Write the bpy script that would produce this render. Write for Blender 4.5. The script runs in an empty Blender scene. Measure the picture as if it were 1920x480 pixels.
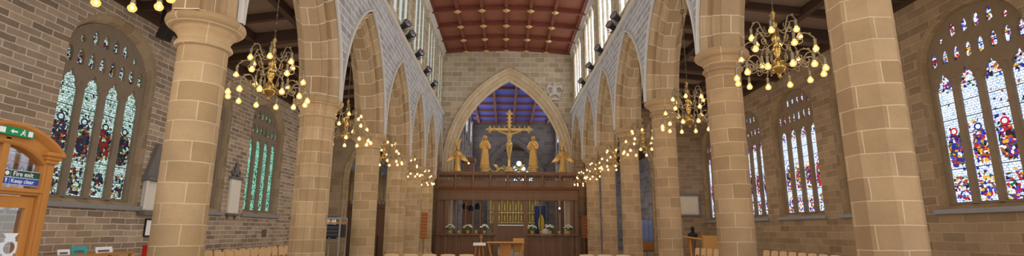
import bpy, bmesh, math, random
from mathutils import Vector, Matrix
random.seed(7)
PI=math.pi; sin=math.sin; cos=math.cos; sqrt=math.sqrt
SC=bpy.context.scene
COL=SC.collection
# ------------------------------------------------------------------ nodes
class NT:
    def __init__(s,nt): s.nt=nt
    def n(s,t,**k):
        x=s.nt.nodes.new(t)
        for a,b in k.items(): setattr(x,a,b)
        return x
    def l(s,a,b): s.nt.links.new(a,b)
    def put(s,v,sock):
        if hasattr(v,'is_output'): s.l(v,sock)
        else: sock.default_value=v
    def math(s,op,a,b=0.0,clamp=False):
        m=s.n('ShaderNodeMath',operation=op,use_clamp=clamp); s.put(a,m.inputs[0]); s.put(b,m.inputs[1]); return m.outputs[0]
    def mix(s,f,a,b,blend='MIX'):
        m=s.n('ShaderNodeMix',data_type='RGBA',blend_type=blend); s.put(f,m.inputs[0]); s.put(a,m.inputs[6]); s.put(b,m.inputs[7]); return m.outputs[2]
    def ramp(s,f,pts,interp='LINEAR'):
        r=s.n('ShaderNodeValToRGB'); cr=r.color_ramp; cr.interpolation=interp
        while len(cr.elements)<len(pts): cr.elements.new(0.5)
        for e,(p,c) in zip(cr.elements,pts):
            e.position=p; e.color=c if len(c)==4 else (*c,1)
        s.l(f,r.inputs[0]); return r.outputs[0]
    def noise(s,vec,scale,detail=3,rough=.55):
        n=s.n('ShaderNodeTexNoise'); n.inputs['Scale'].default_value=scale; n.inputs['Detail'].default_value=detail; n.inputs['Roughness'].default_value=rough
        if vec is not None: s.l(vec,n.inputs['Vector'])
        return n
def newmat(name):
    m=bpy.data.materials.new(name); m.use_nodes=True; nt=m.node_tree; nt.nodes.clear()
    w=NT(nt); o=w.n('ShaderNodeOutputMaterial'); return m,w,o
def c4(c): return (c[0],c[1],c[2],1)
def s2l(r,g,b):
    f=lambda v:(v/255/12.92 if v/255<=.04045 else ((v/255+.055)/1.055)**2.4)
    return (f(r),f(g),f(b))
def principled(w,o):
    b=w.n('ShaderNodeBsdfPrincipled'); w.l(b.outputs[0],o.inputs[0]); return b
def stone(name,c1,c2,mortar,bw,rh,ms=.012,vary=.35,distort=.012,bump=.25,third=None):
    m,w,o=newmat(name); b=principled(w,o)
    uv=w.n('ShaderNodeUVMap').outputs[0]
    no=w.noise(uv,1.7,2)
    sub=w.n('ShaderNodeVectorMath',operation='SUBTRACT'); w.l(no.outputs['Color'],sub.inputs[0]); sub.inputs[1].default_value=(.5,.5,.5)
    sc=w.n('ShaderNodeVectorMath',operation='SCALE'); w.l(sub.outputs[0],sc.inputs[0]); sc.inputs['Scale'].default_value=distort*4
    ad=w.n('ShaderNodeVectorMath',operation='ADD'); w.l(uv,ad.inputs[0]); w.l(sc.outputs[0],ad.inputs[1])
    br=w.n('ShaderNodeTexBrick'); w.l(ad.outputs[0],br.inputs['Vector'])
    br.inputs['Scale'].default_value=1; br.inputs['Brick Width'].default_value=bw; br.inputs['Row Height'].default_value=rh
    br.inputs['Mortar Size'].default_value=ms; br.inputs['Mortar Smooth'].default_value=.3; br.inputs['Bias'].default_value=0
    br.inputs['Color1'].default_value=c4(c1); br.inputs['Color2'].default_value=c4(c2); br.inputs['Mortar'].default_value=c4(mortar)
    br.offset=.5; br.squash=1.0; br.squash_frequency=2
    n2=w.noise(uv,2.2,5,.6); n3=w.noise(uv,26,3,.6)
    v=w.math('ADD',w.math('MULTIPLY',n2.outputs[0],vary*1.6),w.math('MULTIPLY',n3.outputs[0],vary*.6))
    v=w.math('ADD',v,1-vary*1.1)
    col=w.mix(1.0,br.outputs['Color'],v,'MULTIPLY')
    if third:
        n4=w.noise(uv,.55,2); f=w.math('MULTIPLY',w.math('SUBTRACT',n4.outputs[0],.5,True),3.0,True)
        col=w.mix(f,col,w.mix(.55,col,c4(third)))
    w.l(col,b.inputs['Base Color']); b.inputs['Roughness'].default_value=.85; b.inputs['Specular IOR Level'].default_value=.2
    bp=w.n('ShaderNodeBump'); bp.inputs['Strength'].default_value=bump; bp.inputs['Distance'].default_value=.02
    h=w.math('ADD',w.math('MULTIPLY',br.outputs['Fac'],-1.0),w.math('MULTIPLY',n3.outputs[0],.4)); w.l(h,bp.inputs['Height']); w.l(bp.outputs[0],b.inputs['Normal'])
    return m
def plain(name,c,rough=.6,metal=0,vary=.2,scale=6,spec=.4,stretch=None,emit=None,estr=1):
    m,w,o=newmat(name); b=principled(w,o)
    tc=w.n('ShaderNodeTexCoord'); vec=tc.outputs['Object']
    if stretch:
        mp=w.n('ShaderNodeMapping'); mp.inputs['Scale'].default_value=stretch; w.l(vec,mp.inputs[0]); vec=mp.outputs[0]
    n=w.noise(vec,scale,4)
    v=w.math('ADD',w.math('MULTIPLY',n.outputs[0],vary*2),1-vary)
    w.l(w.mix(1.0,c4(c),v,'MULTIPLY'),b.inputs['Base Color'])
    b.inputs['Roughness'].default_value=rough; b.inputs['Metallic'].default_value=metal; b.inputs['Specular IOR Level'].default_value=spec
    if emit: b.inputs['Emission Color'].default_value=c4(emit); b.inputs['Emission Strength'].default_value=estr
    return m
def emission(name,c,s):
    m,w,o=newmat(name); e=w.n('ShaderNodeEmission'); e.inputs[0].default_value=c4(c); e.inputs[1].default_value=s; w.l(e.outputs[0],o.inputs[0]); return m
def stained(name,pale,jewel,strength,H=3.0,figs=1.0,cell=27,wide=0):
    m,w,o=newmat(name)
    uv=w.n('ShaderNodeUVMap').outputs[0]
    sp=w.n('ShaderNodeSeparateXYZ'); w.l(uv,sp.inputs[0]); u,v=sp.outputs[0],sp.outputs[1]
    cx=w.n('ShaderNodeCombineXYZ'); w.l(w.math('MULTIPLY',u,.47),cx.inputs[0]); w.l(v,cx.inputs[1])
    oi=w.n('ShaderNodeObjectInfo'); w.l(w.math('MULTIPLY',oi.outputs['Random'],37.0),cx.inputs[2])
    vo=w.n('ShaderNodeTexVoronoi'); vo.inputs['Scale'].default_value=cell; w.l(cx.outputs[0],vo.inputs['Vector'])
    big=w.n('ShaderNodeTexVoronoi'); big.inputs['Scale'].default_value=cell*.62; w.l(cx.outputs[0],big.inputs['Vector'])
    ve=w.n('ShaderNodeTexVoronoi',feature='DISTANCE_TO_EDGE'); ve.inputs['Scale'].default_value=cell; w.l(cx.outputs[0],ve.inputs['Vector'])
    sc=w.n('ShaderNodeSeparateColor'); w.l(vo.outputs['Color'],sc.inputs[0])
    sb=w.n('ShaderNodeSeparateColor'); w.l(big.outputs['Color'],sb.inputs[0])
    k=len(jewel); jew=w.ramp(sb.outputs[0],[(i/k,c) for i,c in enumerate(jewel)],'CONSTANT')
    k=len(pale); pal=w.ramp(sc.outputs[1],[(i/k,c) for i,c in enumerate(pale)],'CONSTANT')
    vn=w.math('DIVIDE',v,H)
    zone=w.ramp(vn,[(0,(.1,)*3),(.03,(.6+wide*.6,)*3),(.20,(.55+wide*.6,)*3),(.23,(.05,)*3),(.31,(.06,)*3),(.34,(.30,)*3),(.55,(.30,)*3),(.62,(.22,)*3),(.70,(.04,)*3),(.93,(.05,)*3),(.97,(.55,)*3)])
    uc=w.math('ABSOLUTE',w.math('SUBTRACT',w.math('MULTIPLY',u,2.0),1.0))
    gate=w.math('SUBTRACT',1.0,w.math('POWER',uc,5.0))
    mask=w.math('MULTIPLY',w.math('MULTIPLY',zone,gate),figs)
    isj=w.math('LESS_THAN',sb.outputs[2],mask)
    fn=w.noise(cx.outputs[0],9,2)
    body=w.math('ADD',.30+wide,w.math('MULTIPLY',fn.outputs[0],.55))
    ev=w.math('DIVIDE',w.math('SUBTRACT',v,H*.435),w.math('ADD',H*.085,w.math('MULTIPLY',fn.outputs[0],H*.10))); eu=w.math('DIVIDE',uc,w.math('ADD',body,.12))
    sil=w.math('LESS_THAN',w.math('ADD',w.math('POWER',eu,4.0),w.math('MULTIPLY',ev,ev)),1.0)
    sil=w.math('MULTIPLY',sil,1.0 if figs>=1 else 0.0)
    isj=w.math('MAXIMUM',isj,sil)
    bk=w.n('ShaderNodeTexBrick'); w.l(cx.outputs[0],bk.inputs['Vector']); bk.inputs['Scale'].default_value=1
    bk.inputs['Brick Width'].default_value=.085; bk.inputs['Row Height'].default_value=.06; bk.inputs['Mortar Size'].default_value=.006; bk.inputs['Mortar Smooth'].default_value=.2
    col=w.mix(isj,pal,jew)
    # halo and face of each standing figure
    dx=w.math('MULTIPLY',w.math('SUBTRACT',u,.5),.47); dy=w.math('SUBTRACT',v,H*.60)
    d=w.math('SQRT',w.math('ADD',w.math('MULTIPLY',dx,dx),w.math('MULTIPLY',dy,dy)))
    hal=w.ramp(oi.outputs['Random'],[(0,jewel[1]),(.4,jewel[3%len(jewel)]),(.7,jewel[0])],'CONSTANT')
    if figs>=1:
        col=w.mix(w.math('LESS_THAN',d,.10),col,hal); col=w.mix(w.math('LESS_THAN',d,.058),col,pale[0])
        hal2=w.ramp(w.math('FRACT',w.math('MULTIPLY',oi.outputs['Random'],7.0)),[(0,jewel[0]),(.3,jewel[2]),(.6,jewel[3%len(jewel)]),(.8,jewel[1])],'CONSTANT')
        f2=w.noise(cx.outputs[0],5,1); col=w.mix(w.math('MULTIPLY',sil,w.math('GREATER_THAN',f2.outputs[0],.56)),col,hal2)
    fine=w.noise(cx.outputs[0],60,2); col=w.mix(1.0,col,w.math('ADD',w.math('MULTIPLY',fine.outputs[0],1.3),.3),'MULTIPLY')
    lead=w.math('LESS_THAN',ve.outputs['Distance'],.06)
    l2=w.math('ADD',w.math('MULTIPLY',w.math('MULTIPLY',lead,isj),.7),w.math('MULTIPLY',w.math('MULTIPLY',bk.outputs['Fac'],w.math('SUBTRACT',1.0,isj)),.75))
    bar=w.math('LESS_THAN',w.math('FRACT',w.math('DIVIDE',v,.42)),.045)
    edge=w.math('GREATER_THAN',uc,.93)
    dark=w.math('MAXIMUM',l2,w.math('MAXIMUM',bar,w.math('MULTIPLY',edge,.4)))
    col=w.mix(dark,col,(.01,.012,.012,1))
    e=w.n('ShaderNodeEmission'); w.l(col,e.inputs[0]); e.inputs[1].default_value=strength
    g=w.n('ShaderNodeBsdfGlossy'); g.inputs['Roughness'].default_value=.3; g.inputs[0].default_value=(.04,.04,.04,1)
    a=w.n('ShaderNodeAddShader'); w.l(e.outputs[0],a.inputs[0]); w.l(g.outputs[0],a.inputs[1]); w.l(a.outputs[0],o.inputs[0])
    return m
def glowglass(name,c,s):
    m,w,o=newmat(name); t=w.n('ShaderNodeBsdfTransparent'); e=w.n('ShaderNodeEmission'); e.inputs[0].default_value=c4(c); e.inputs[1].default_value=s
    x=w.n('ShaderNodeMixShader'); x.inputs[0].default_value=.85; w.l(t.outputs[0],x.inputs[1]); w.l(e.outputs[0],x.inputs[2]); w.l(x.outputs[0],o.inputs[0])
    m.cycles.emission_sampling='NONE'; return m
def glassmat(name,tint,gl=.3,rough=.02):
    m,w,o=newmat(name); t=w.n('ShaderNodeBsdfTransparent'); t.inputs[0].default_value=c4(tint)
    g=w.n('ShaderNodeBsdfGlossy'); g.inputs['Roughness'].default_value=rough; g.inputs[0].default_value=(1,1,1,1)
    x=w.n('ShaderNodeMixShader'); x.inputs[0].default_value=gl; w.l(t.outputs[0],x.inputs[1]); w.l(g.outputs[0],x.inputs[2]); w.l(x.outputs[0],o.inputs[0]); return m
# ------------------------------------------------------------------ mesh builder
class MB:
    def __init__(s): s.v=[]; s.f=[]; s.uv=[]; s.sm=[]
    def add(s,vs,fs,uvs=None,smooth=False):
        b=len(s.v); s.v+= [tuple(x) for x in vs]
        for i,f in enumerate(fs):
            s.f.append([b+k for k in f]); s.uv.append(uvs[i] if uvs else None); s.sm.append(smooth)
        return s
    def box(s,x0,y0,z0,x1,y1,z1,M=None):
        vs=[(x,y,z) for x in (x0,x1) for y in (y0,y1) for z in (z0,z1)]
        if M is not None: vs=[tuple(M@Vector(p)) for p in vs]
        return s.add(vs,[(0,1,3,2),(4,6,7,5),(0,4,5,1),(2,3,7,6),(0,2,6,4),(1,5,7,3)])
    def bev(s,x0,y0,z0,x1,y1,z1,b=.01,M=None):
        bm=bmesh.new(); bmesh.ops.create_cube(bm,size=1)
        for p in bm.verts: p.co=Vector(((x0+x1)/2+p.co.x*(x1-x0),(y0+y1)/2+p.co.y*(y1-y0),(z0+z1)/2+p.co.z*(z1-z0)))
        bmesh.ops.bevel(bm,geom=bm.edges[:],offset=b,segments=2,affect='EDGES',profile=.6)
        bm.verts.index_update(); vs=[(M@p.co if M is not None else p.co) for p in bm.verts]
        s.add(vs,[[q.index for q in f.verts] for f in bm.faces]); bm.free(); return s
    def poly(s,pts,uv=None): return s.add(pts,[list(range(len(pts)))],[uv] if uv else None)
    def quads(s,rows,closed=False,uvs=None,smooth=False):
        n=len(rows[0]); vs=[p for r in rows for p in r]; fs=[]; us=[]
        for i in range(len(rows)-1):
            for j in range(n if closed else n-1):
                k=(j+1)%n; fs.append((i*n+j,i*n+k,(i+1)*n+k,(i+1)*n+j))
                if uvs: us.append((uvs(i,j),uvs(i,j+1),uvs(i+1,j+1),uvs(i+1,j)))
        return s.add(vs,fs,us if uvs else None,smooth)
    def lathe(s,prof,seg=24,c=(0,0,0),rf=None,smooth=True,cap=True,phase=0,uvr=None,M=None):
        rows=[]
        for r,z in prof:
            row=[]
            for j in range(seg):
                t=2*PI*j/seg+phase; q=r*(rf(t) if rf else 1); p=Vector((q*cos(t),q*sin(t),z))
                if M is not None: p=M@p
                row.append((c[0]+p.x,c[1]+p.y,c[2]+p.z))
            rows.append(row)
        R=uvr or max(r for r,z in prof); acc=[0]
        for i in range(1,len(prof)): acc.append(acc[-1]+ (prof[i][1]-prof[i-1][1] if uvr else math.dist(prof[i],prof[i-1])))
        z0=prof[0][1]+c[2]
        s.quads(rows,True,lambda i,j:(2*PI*R*j/seg,z0+acc[i]),smooth)
        if cap: s.poly(rows[-1]); s.poly(rows[0][::-1])
        return s
    def tube(s,path,r,seg=8,cap=True,smooth=True):
        P=[Vector(p) for p in path]; rows=[]; N=len(P); up=None
        for i,p in enumerate(P):
            d=(P[min(i+1,N-1)]-P[max(i-1,0)]); d=d.normalized() if d.length>1e-9 else Vector((0,0,1))
            if up is None:
                a=Vector((0,0,1)) if abs(d.z)<.9 else Vector((1,0,0)); up=(a-d*a.dot(d)).normalized()
            else:
                up=up-d*up.dot(d); up=up.normalized() if up.length>1e-6 else Vector((1,0,0))
            q=d.cross(up); rr=r[i] if isinstance(r,(list,tuple)) else r
            rows.append([tuple(p+up*(rr*cos(2*PI*j/seg))+q*(rr*sin(2*PI*j/seg))) for j in range(seg)])
        s.quads(rows,True,None,smooth)
        if cap: s.poly(rows[-1]); s.poly(rows[0][::-1])
        return s
    def ball(s,c,r,seg=10,rings=6,sc=(1,1,1),M=None):
        rows=[]
        for i in range(rings+1):
            a=-PI/2+PI*i/rings; rr=max(cos(a),.02)
            row=[]
            for j in range(seg):
                p=Vector((rr*cos(2*PI*j/seg)*r*sc[0],rr*sin(2*PI*j/seg)*r*sc[1],sin(a)*r*sc[2]))
                if M is not None: p=M@p
                row.append((c[0]+p.x,c[1]+p.y,c[2]+p.z))
            rows.append(row)
        return s.quads(rows,True,None,True)
    def prism(s,pts,d):          # pts: 3D outline, extruded by vector d
        n=len(pts); d=Vector(d); q=[tuple(Vector(p)+d) for p in pts]
        s.poly(list(pts)); s.poly(q[::-1])
        return s.add(list(pts)+q,[(i,(i+1)%n,n+(i+1)%n,n+i) for i in range(n)])
    def plate(s,outer,holes,f3,depth):   # 2D outline with holes -> solid plate; f3(a,b,d) -> 3D
        bm=bmesh.new(); 
        for loop in [outer]+holes:
            vv=[bm.verts.new((a,b,0)) for a,b in loop]
            for i in range(len(vv)): bm.edges.new((vv[i],vv[(i+1)%len(vv)]))
        bmesh.ops.triangle_fill(bm,use_beauty=True,use_dissolve=False,edges=bm.edges[:],normal=(0,0,1))
        bm.verts.index_update(); co=[(p.co.x,p.co.y) for p in bm.verts]; fs=[[q.index for q in f.verts] for f in bm.faces]; bm.free()
        s.add([f3(a,b,0) for a,b in co],fs)
        if depth:
            s.add([f3(a,b,depth) for a,b in co],[f[::-1] for f in fs])
            for loop in [outer]+holes:
                n=len(loop); s.add([f3(a,b,0) for a,b in loop]+[f3(a,b,depth) for a,b in loop],[(i,(i+1)%n,n+(i+1)%n,n+i) for i in range(n)])
        return s
    def build(s,name,mat,parent=None,world=False,flip=False,recalc=True):
        me=bpy.data.meshes.new(name); off=Vector((0,0,0))
        if world and parent is not None: off=Vector(parent.location)
        me.from_pydata([tuple(Vector(p)-off) for p in s.v],[],s.f); 
        ul=me.uv_layers.new(name='UVMap'); k=0
        for pi,pl in enumerate(me.polygons):
            u=s.uv[pi]; pl.use_smooth=s.sm[pi]; nn=pl.normal
            ax=max(range(3),key=lambda i:abs(nn[i])); A,B=((1,2),(0,2),(0,1))[ax]
            for j,li in enumerate(pl.loop_indices):
                if u: ul.data[li].uv=u[j]
                else:
                    p=s.v[s.f[pi][j]]; ul.data[li].uv=(p[A],p[B])
        me.materials.append(mat)
        if recalc:
            bm=bmesh.new(); bm.from_mesh(me); bmesh.ops.remove_doubles(bm,verts=bm.verts[:],dist=1e-5); bmesh.ops.recalc_face_normals(bm,faces=bm.faces[:]); bm.to_mesh(me); bm.free()
        o=bpy.data.objects.new(name,me); COL.objects.link(o)
        if parent is not None: o.parent=parent
        return o
def thing(name,label,cat,loc=(0,0,0),rz=0,group=None):
    o=bpy.data.objects.new(name,None); COL.objects.link(o); o.location=loc; o.rotation_euler=(0,0,rz)
    o.empty_display_size=.1; return tag(o,label,cat,group)
def tag(o,label,cat,group=None):
    o['label']=label; o['category']=cat
    if group: o['group']=group
    elif 'group' in o: del o['group']
    return o
def struct(o): o['kind']='structure'; return o
def structroot(name):
    o=bpy.data.objects.new(name,None); COL.objects.link(o); return struct(o)
def copytree(src,parent=None):
    c=src.copy(); COL.objects.link(c)
    if parent is not None: c.parent=parent; c.matrix_parent_inverse=src.matrix_parent_inverse
    for ch in list(src.children): copytree(ch,c)
    return c
def pointed(a,h,k=0,n=12):   # two-centred pointed arch, offset k inward: list of (y,z,arclen)
    R=(a*a+h*h)/(2*a); cx=R-a; r=R-k; zt=sqrt(r*r-cx*cx); te=math.atan2(zt,-cx)
    L=[]
    for i in range(n+1):
        t=PI+(te-PI)*i/n; L.append((cx+r*cos(t),r*sin(t),R*(PI-t)))
    Rr=[(-p[0],p[1],2*L[-1][2]-p[2]) for p in L[:-1]][::-1]
    return L+Rr
ORD=['first','second','third','fourth','fifth','sixth','seventh','eighth','ninth','tenth','eleventh','twelfth','thirteenth','fourteenth','fifteenth','sixteenth','seventeenth','eighteenth','nineteenth','twentieth']
WORLD=1.35; EXPO=0.0; AOF=0.46; BULBS=520
# ------------------------------------------------------------------ materials
M={}
M['col']=stone('ashlar_tan',s2l(182,153,116),s2l(156,128,92),s2l(198,176,142),.56,.275,.007,.36,.009,.15,third=s2l(150,124,84))
M['colR']=stone('ashlar_ochre',s2l(168,138,102),s2l(144,115,83),s2l(188,163,129),.60,.28,.007,.36,.009,.15,third=s2l(148,128,106))
M['arch']=stone('arch_stone',s2l(172,146,112),s2l(146,119,86),s2l(206,188,160),.42,.46,.010,.25,.004,.15)
M['bigarch']=stone('chancel_arch_stone',s2l(190,168,138),s2l(176,152,120),s2l(198,180,150),.42,.6,.007,.22,.004,.08)
M['shaded']=stone('shaded_stone',s2l(98,88,82),s2l(80,72,68),s2l(108,100,94),.6,.35,.01,.25,.006,.15)  # chancel stone with the far wall's lack of light put into its colour
M['hood']=plain('hood_stone',s2l(182,174,164),.85,0,.12,5,.2)
M['spandrel']=stone('spandrel_rubble',s2l(160,156,154),s2l(138,132,128),s2l(200,199,200),.5,.2,.014,.3,.01,.3)
M['greybrick']=stone('grey_rubble',s2l(172,150,126),s2l(126,108,92),s2l(196,182,164),.5,.155,.014,.42,.015,.4,third=s2l(150,128,98))
M['brownwall']=stone('brown_ashlar',s2l(158,130,98),s2l(130,104,78),s2l(168,144,114),.66,.23,.010,.35,.012,.3,third=s2l(130,112,92))
M['reveal']=stone('reveal_stone',s2l(160,138,110),s2l(138,116,90),s2l(172,152,124),.8,.40,.008,.25,.004,.12)
M['revealR']=stone('reveal_ochre',s2l(150,122,88),s2l(130,104,74),s2l(164,138,104),.8,.40,.008,.25,.004,.12)
M['eastwall']=stone('east_ashlar',s2l(182,164,138),s2l(148,130,106),s2l(206,194,172),.62,.33,.012,.3,.01,.3,third=s2l(150,130,104))
M['cler']=stone('clerestory_ashlar',s2l(180,165,140),s2l(150,134,110),s2l(202,190,166),.5,.36,.012,.25,.006,.2)
M['chancel']=stone('chancel_grey',s2l(140,132,128),s2l(112,104,102),s2l(160,152,148),.6,.35,.01,.25,.006,.15)
M['sill']=plain('slate_sill',s2l(136,132,130),.8,0,.15,6,.2)
M['trac']=plain('tracery_stone',s2l(132,116,98),.85,0,.18,5,.2)
M['tracR']=plain('tracery_ochre',s2l(128,106,82),.85,0,.18,5,.2)
M['floor']=stone('floor_flags',s2l(150,126,100),s2l(130,108,84),s2l(120,104,84),.9,.6,.006,.2,.003,.1)
M['roofwood']=plain('roof_planks',s2l(110,88,70),.7,0,.3,3,.3,(1,6,1))
M['roofbeam']=plain('roof_beams',s2l(66,48,36),.7,0,.25,3,.3)
M['panel']=plain('ceiling_panels',s2l(128,78,58),.6,0,.28,1.6,.3,(1,1,1))
M['beam']=plain('ceiling_beams',s2l(112,60,46),.6,0,.2,3,.3)
M['blue']=plain('blue_panels',s2l(82,84,152),.7,0,.2,2,.2)
M['bluebeam']=plain('chancel_beams',s2l(112,72,62),.7,0,.2,2,.2)
M['gilt']=plain('gilding',s2l(228,182,104),.32,.6,.25,9,.5)
M['paleg']=plain('pale_gilding',s2l(204,172,112),.45,.45,.15,9,.4)
M['darkoak']=plain('dark_oak',s2l(118,86,64),.5,0,.3,5,.35,(1,1,.12))
M['oak']=plain('golden_oak',s2l(184,124,62),.45,0,.22,5,.4,(1,1,.1))
M['chair']=plain('beech',s2l(214,176,130),.5,0,.15,6,.4,(1,1,.15))
M['table']=plain('light_oak',s2l(200,146,84),.45,0,.15,5,.4,(.2,1,1))
M['brass']=plain('brass',s2l(190,160,96),.25,.9,.1,9,.6)
M['iron']=plain('dark_metal',s2l(150,138,114),.35,.7,.2,9,.5)
M['black']=plain('black_paint',(.015,.015,.017),.4,0,.2,9,.4)
M['silver']=plain('aluminium',s2l(190,190,190),.3,.8,.1,9,.5)
M['white']=plain('white_linen',s2l(238,234,226),.8,0,.05,6,.2)
M['cream']=plain('cream_stone',s2l(206,186,158),.6,0,.1,3,.3)
M['marble']=plain('white_marble',s2l(214,204,190),.5,0,.08,3,.4)
M['slate']=plain('grey_slate',s2l(110,104,100),.7,0,.2,5,.3)
M['paper']=plain('paper',s2l(236,234,236),.8,0,.04,5,.2)
M['teal']=plain('teal_paper',s2l(60,170,170),.7,0,.1,5,.2)
M['red']=plain('red_paint',s2l(205,44,30),.4,0,.1,5,.4)
M['green']=plain('sign_green',s2l(30,140,84),.5,0,.05,5,.3)
M['dgreen']=plain('sign_dark_green',s2l(40,84,66),.5,0,.05,5,.3)
M['sblue']=plain('sign_blue',s2l(56,84,170),.5,0,.05,5,.3)
M['leaf']=plain('leaves',s2l(98,118,70),.6,0,.3,20,.3)
M['petal']=plain('petals',s2l(236,232,214),.7,0,.1,20,.2)
M['pot']=plain('brass_pot',s2l(206,160,90),.5,.2,.15,10,.4)
M['gilded']=plain('reredos_gold',s2l(160,142,70),.45,.4,.3,9,.4)
M['bluecloth']=plain('blue_cloth',s2l(150,160,205),.8,0,.15,6,.2)
M['frost']=plain('etched_glass',s2l(226,232,238),.6,0,.06,6,.3)
M['glass']=glassmat('door_glass',(.86,.9,.92),.32)
M['bulb']=emission('bulb_core',(1,.70,.37),BULBS)
M['bulbglass']=glowglass('bulb_envelope',(1,.52,.13),1.7)
M['lamp']=emission('lamp_glow',(1,.95,.85),25)
M['cleargl']=emission('clerestory_daylight',(.93,.97,1.0),2.6)
M['cleargl2']=emission('clerestory_daylight_pale',(.90,.98,.95),.62)
W=lambda *c:c4(s2l(*c))
M['chfill']=emission('chancel_fill_glow',(.80,.88,1.0),9.0)  # added window glow that brightens the chancel, not a known source
M['sgL']=stained('stained_glass_north',[W(188,214,204),W(150,184,176),W(208,226,220),W(104,130,122),W(176,202,200)],[W(18,26,60),W(20,24,26),W(120,24,24),W(40,40,70),W(150,110,30),W(170,210,190),W(60,30,60),W(30,70,50)],1.25,wide=.3)
M['sgL2']=stained('stained_glass_green',[W(150,220,190),W(100,190,160),W(180,232,210),W(60,140,120)],[W(20,60,60),W(30,30,30),W(120,30,30),W(60,120,100),W(120,110,50)],1.15,figs=.5)
M['sgR']=stained('stained_glass_south',[W(226,240,255),W(196,214,250),W(240,246,255),W(170,196,230),W(214,226,246)],[W(40,40,140),W(190,30,36),W(40,24,40),W(226,170,40),W(120,40,110),W(240,240,250),W(40,90,80),W(160,90,40),W(70,70,190)],1.6,wide=.15)
M['sgE']=stained('stained_glass_east',[W(200,236,250),W(160,210,240),W(220,240,250)],[W(60,90,160),W(60,60,60),W(180,220,230)],3.0,figs=.3,cell=5)
# ------------------------------------------------------------------ calibrated layout (metres; camera at 0,0,1.6 looking along +Y)
YL=[2.5,6.86,11.33,15.72,20.1,23.85,27.75]; XL=-4.35; ZL=4.52
YR=[1.95,6.0,10.05,14.1,18.25,22.15,26.1]; XR=4.6; ZR=5.30
EAST=30.6; WL=-10.0; WR=11.2; AEND=28.0
FL,BL=-3.89,-4.81; FR,BR=4.13,5.07
trimn=[0]
def trim():
    trimn[0]+=1; return 'trim_%d'%trimn[0]
# ---- floor
struct(MB().box(-12,-3,-.2,13,58,0).build('floor',M['floor']))
# ---- arcades
PROF=[(-.07,0),(-.09,.0),(0,.02),(0,.09),(.035,.10),(.06,.14),(.10,.16),(.10,.20),(.19,.20),(.19,.235),(.19,.33),(.22,.345),(.245,.40),(.30,.42),(.30,.47),(.48,.47)]
def arch_mould(mb,a,h,prof,f3,n=14,uvoff=0):
    rows=[]; acc=[0]
    for i in range(1,len(prof)): acc.append(acc[-1]+math.dist(prof[i],prof[i-1]))
    cur=[pointed(a,h,k,n) for d,k in prof]
    for (d,k),c in zip(prof,cur): rows.append([f3(p[0],p[1],d) for p in c])
    mb.quads(rows,False,lambda i,j:(acc[i]+uvoff,cur[0][j][2]),False)
def arcade(side,Xf,Xb,cols,zs,apex,ztop,wmat,amat,y1,name,hmat,mg=.025):
    d=1 if Xb>Xf else -1; th=abs(Xb-Xf)
    ys=cols+[y1]
    loop=[(ys[0],zs)]
    for i in range(len(ys)-1):
        y0_,y1_=ys[i],ys[i+1]; c=(y0_+y1_)/2; a=(y1_-y0_)/2-mg; h=apex-zs
        loop+=[(c+p[0],zs+p[1]) for p in pointed(a,h,.05)]
        mb=MB(); prof=[(p[0],p[1]) for p in PROF[2:]]; sc=th/.96; prof=[(q[0]*sc if q[0]>0 else q[0],q[1]) for q in prof]
        full=prof+[(th-q[0],q[1]) for q in prof[::-1][1:]]
        arch_mould(mb,a,h,full,lambda y,z,dd:(Xf+d*dd,c+y,zs+z))
        o=struct(mb.build(trim(),amat))
        hb=MB(); hp=[(0,-.01),(-.05,-.01),(-.07,.01),(-.07,.03),(-.05,.05),(-.02,.055),(0,.06)]
        arch_mould(hb,a+.02,h+.05,hp,lambda y,z,dd:(Xf+d*dd,c+y,zs+z)); struct(hb.build(trim(),hmat))
    loop.append((ys[-1],zs)); loop+=[(ys[-1],ztop),(ys[0],ztop)]
    mb=MB(); mb.poly([(Xf,y,z) for y,z in loop]); mb.poly([(Xb,y,z) for y,z in loop][::-1])
    for y in ys[:-1]: mb.box(min(Xf,Xb)+.002,y-mg,zs-.01,max(Xf,Xb)-.002,y+mg,zs+.3)
    struct(mb.build(name,wmat,recalc=False))
arcade('L',FL,BL,YL,ZL,7.80,8.62,M['spandrel'],M['arch'],EAST,'wall_left_arcade',M['hood'])
arcade('R',FR,BR,YR,ZR,8.36,8.80,M['spandrel'],M['arch'],EAST,'wall_right_arcade',M['hood'])
# string courses under the clerestory
for X,d,z,y0 in ((FL,1,8.6,2.5),(FR,-1,8.78,1.95)):
    mb=MB(); pr=[(0,0),(.05,.02),(.10,.08),(.10,.13),(.06,.16),(.02,.2),(-.2,.22)]
    mb.quads([[(X+d*a,y,z+b) for a,b in pr] for y in (y0,EAST)],False)
    struct(mb.build(trim(),M['hood']))
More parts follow.
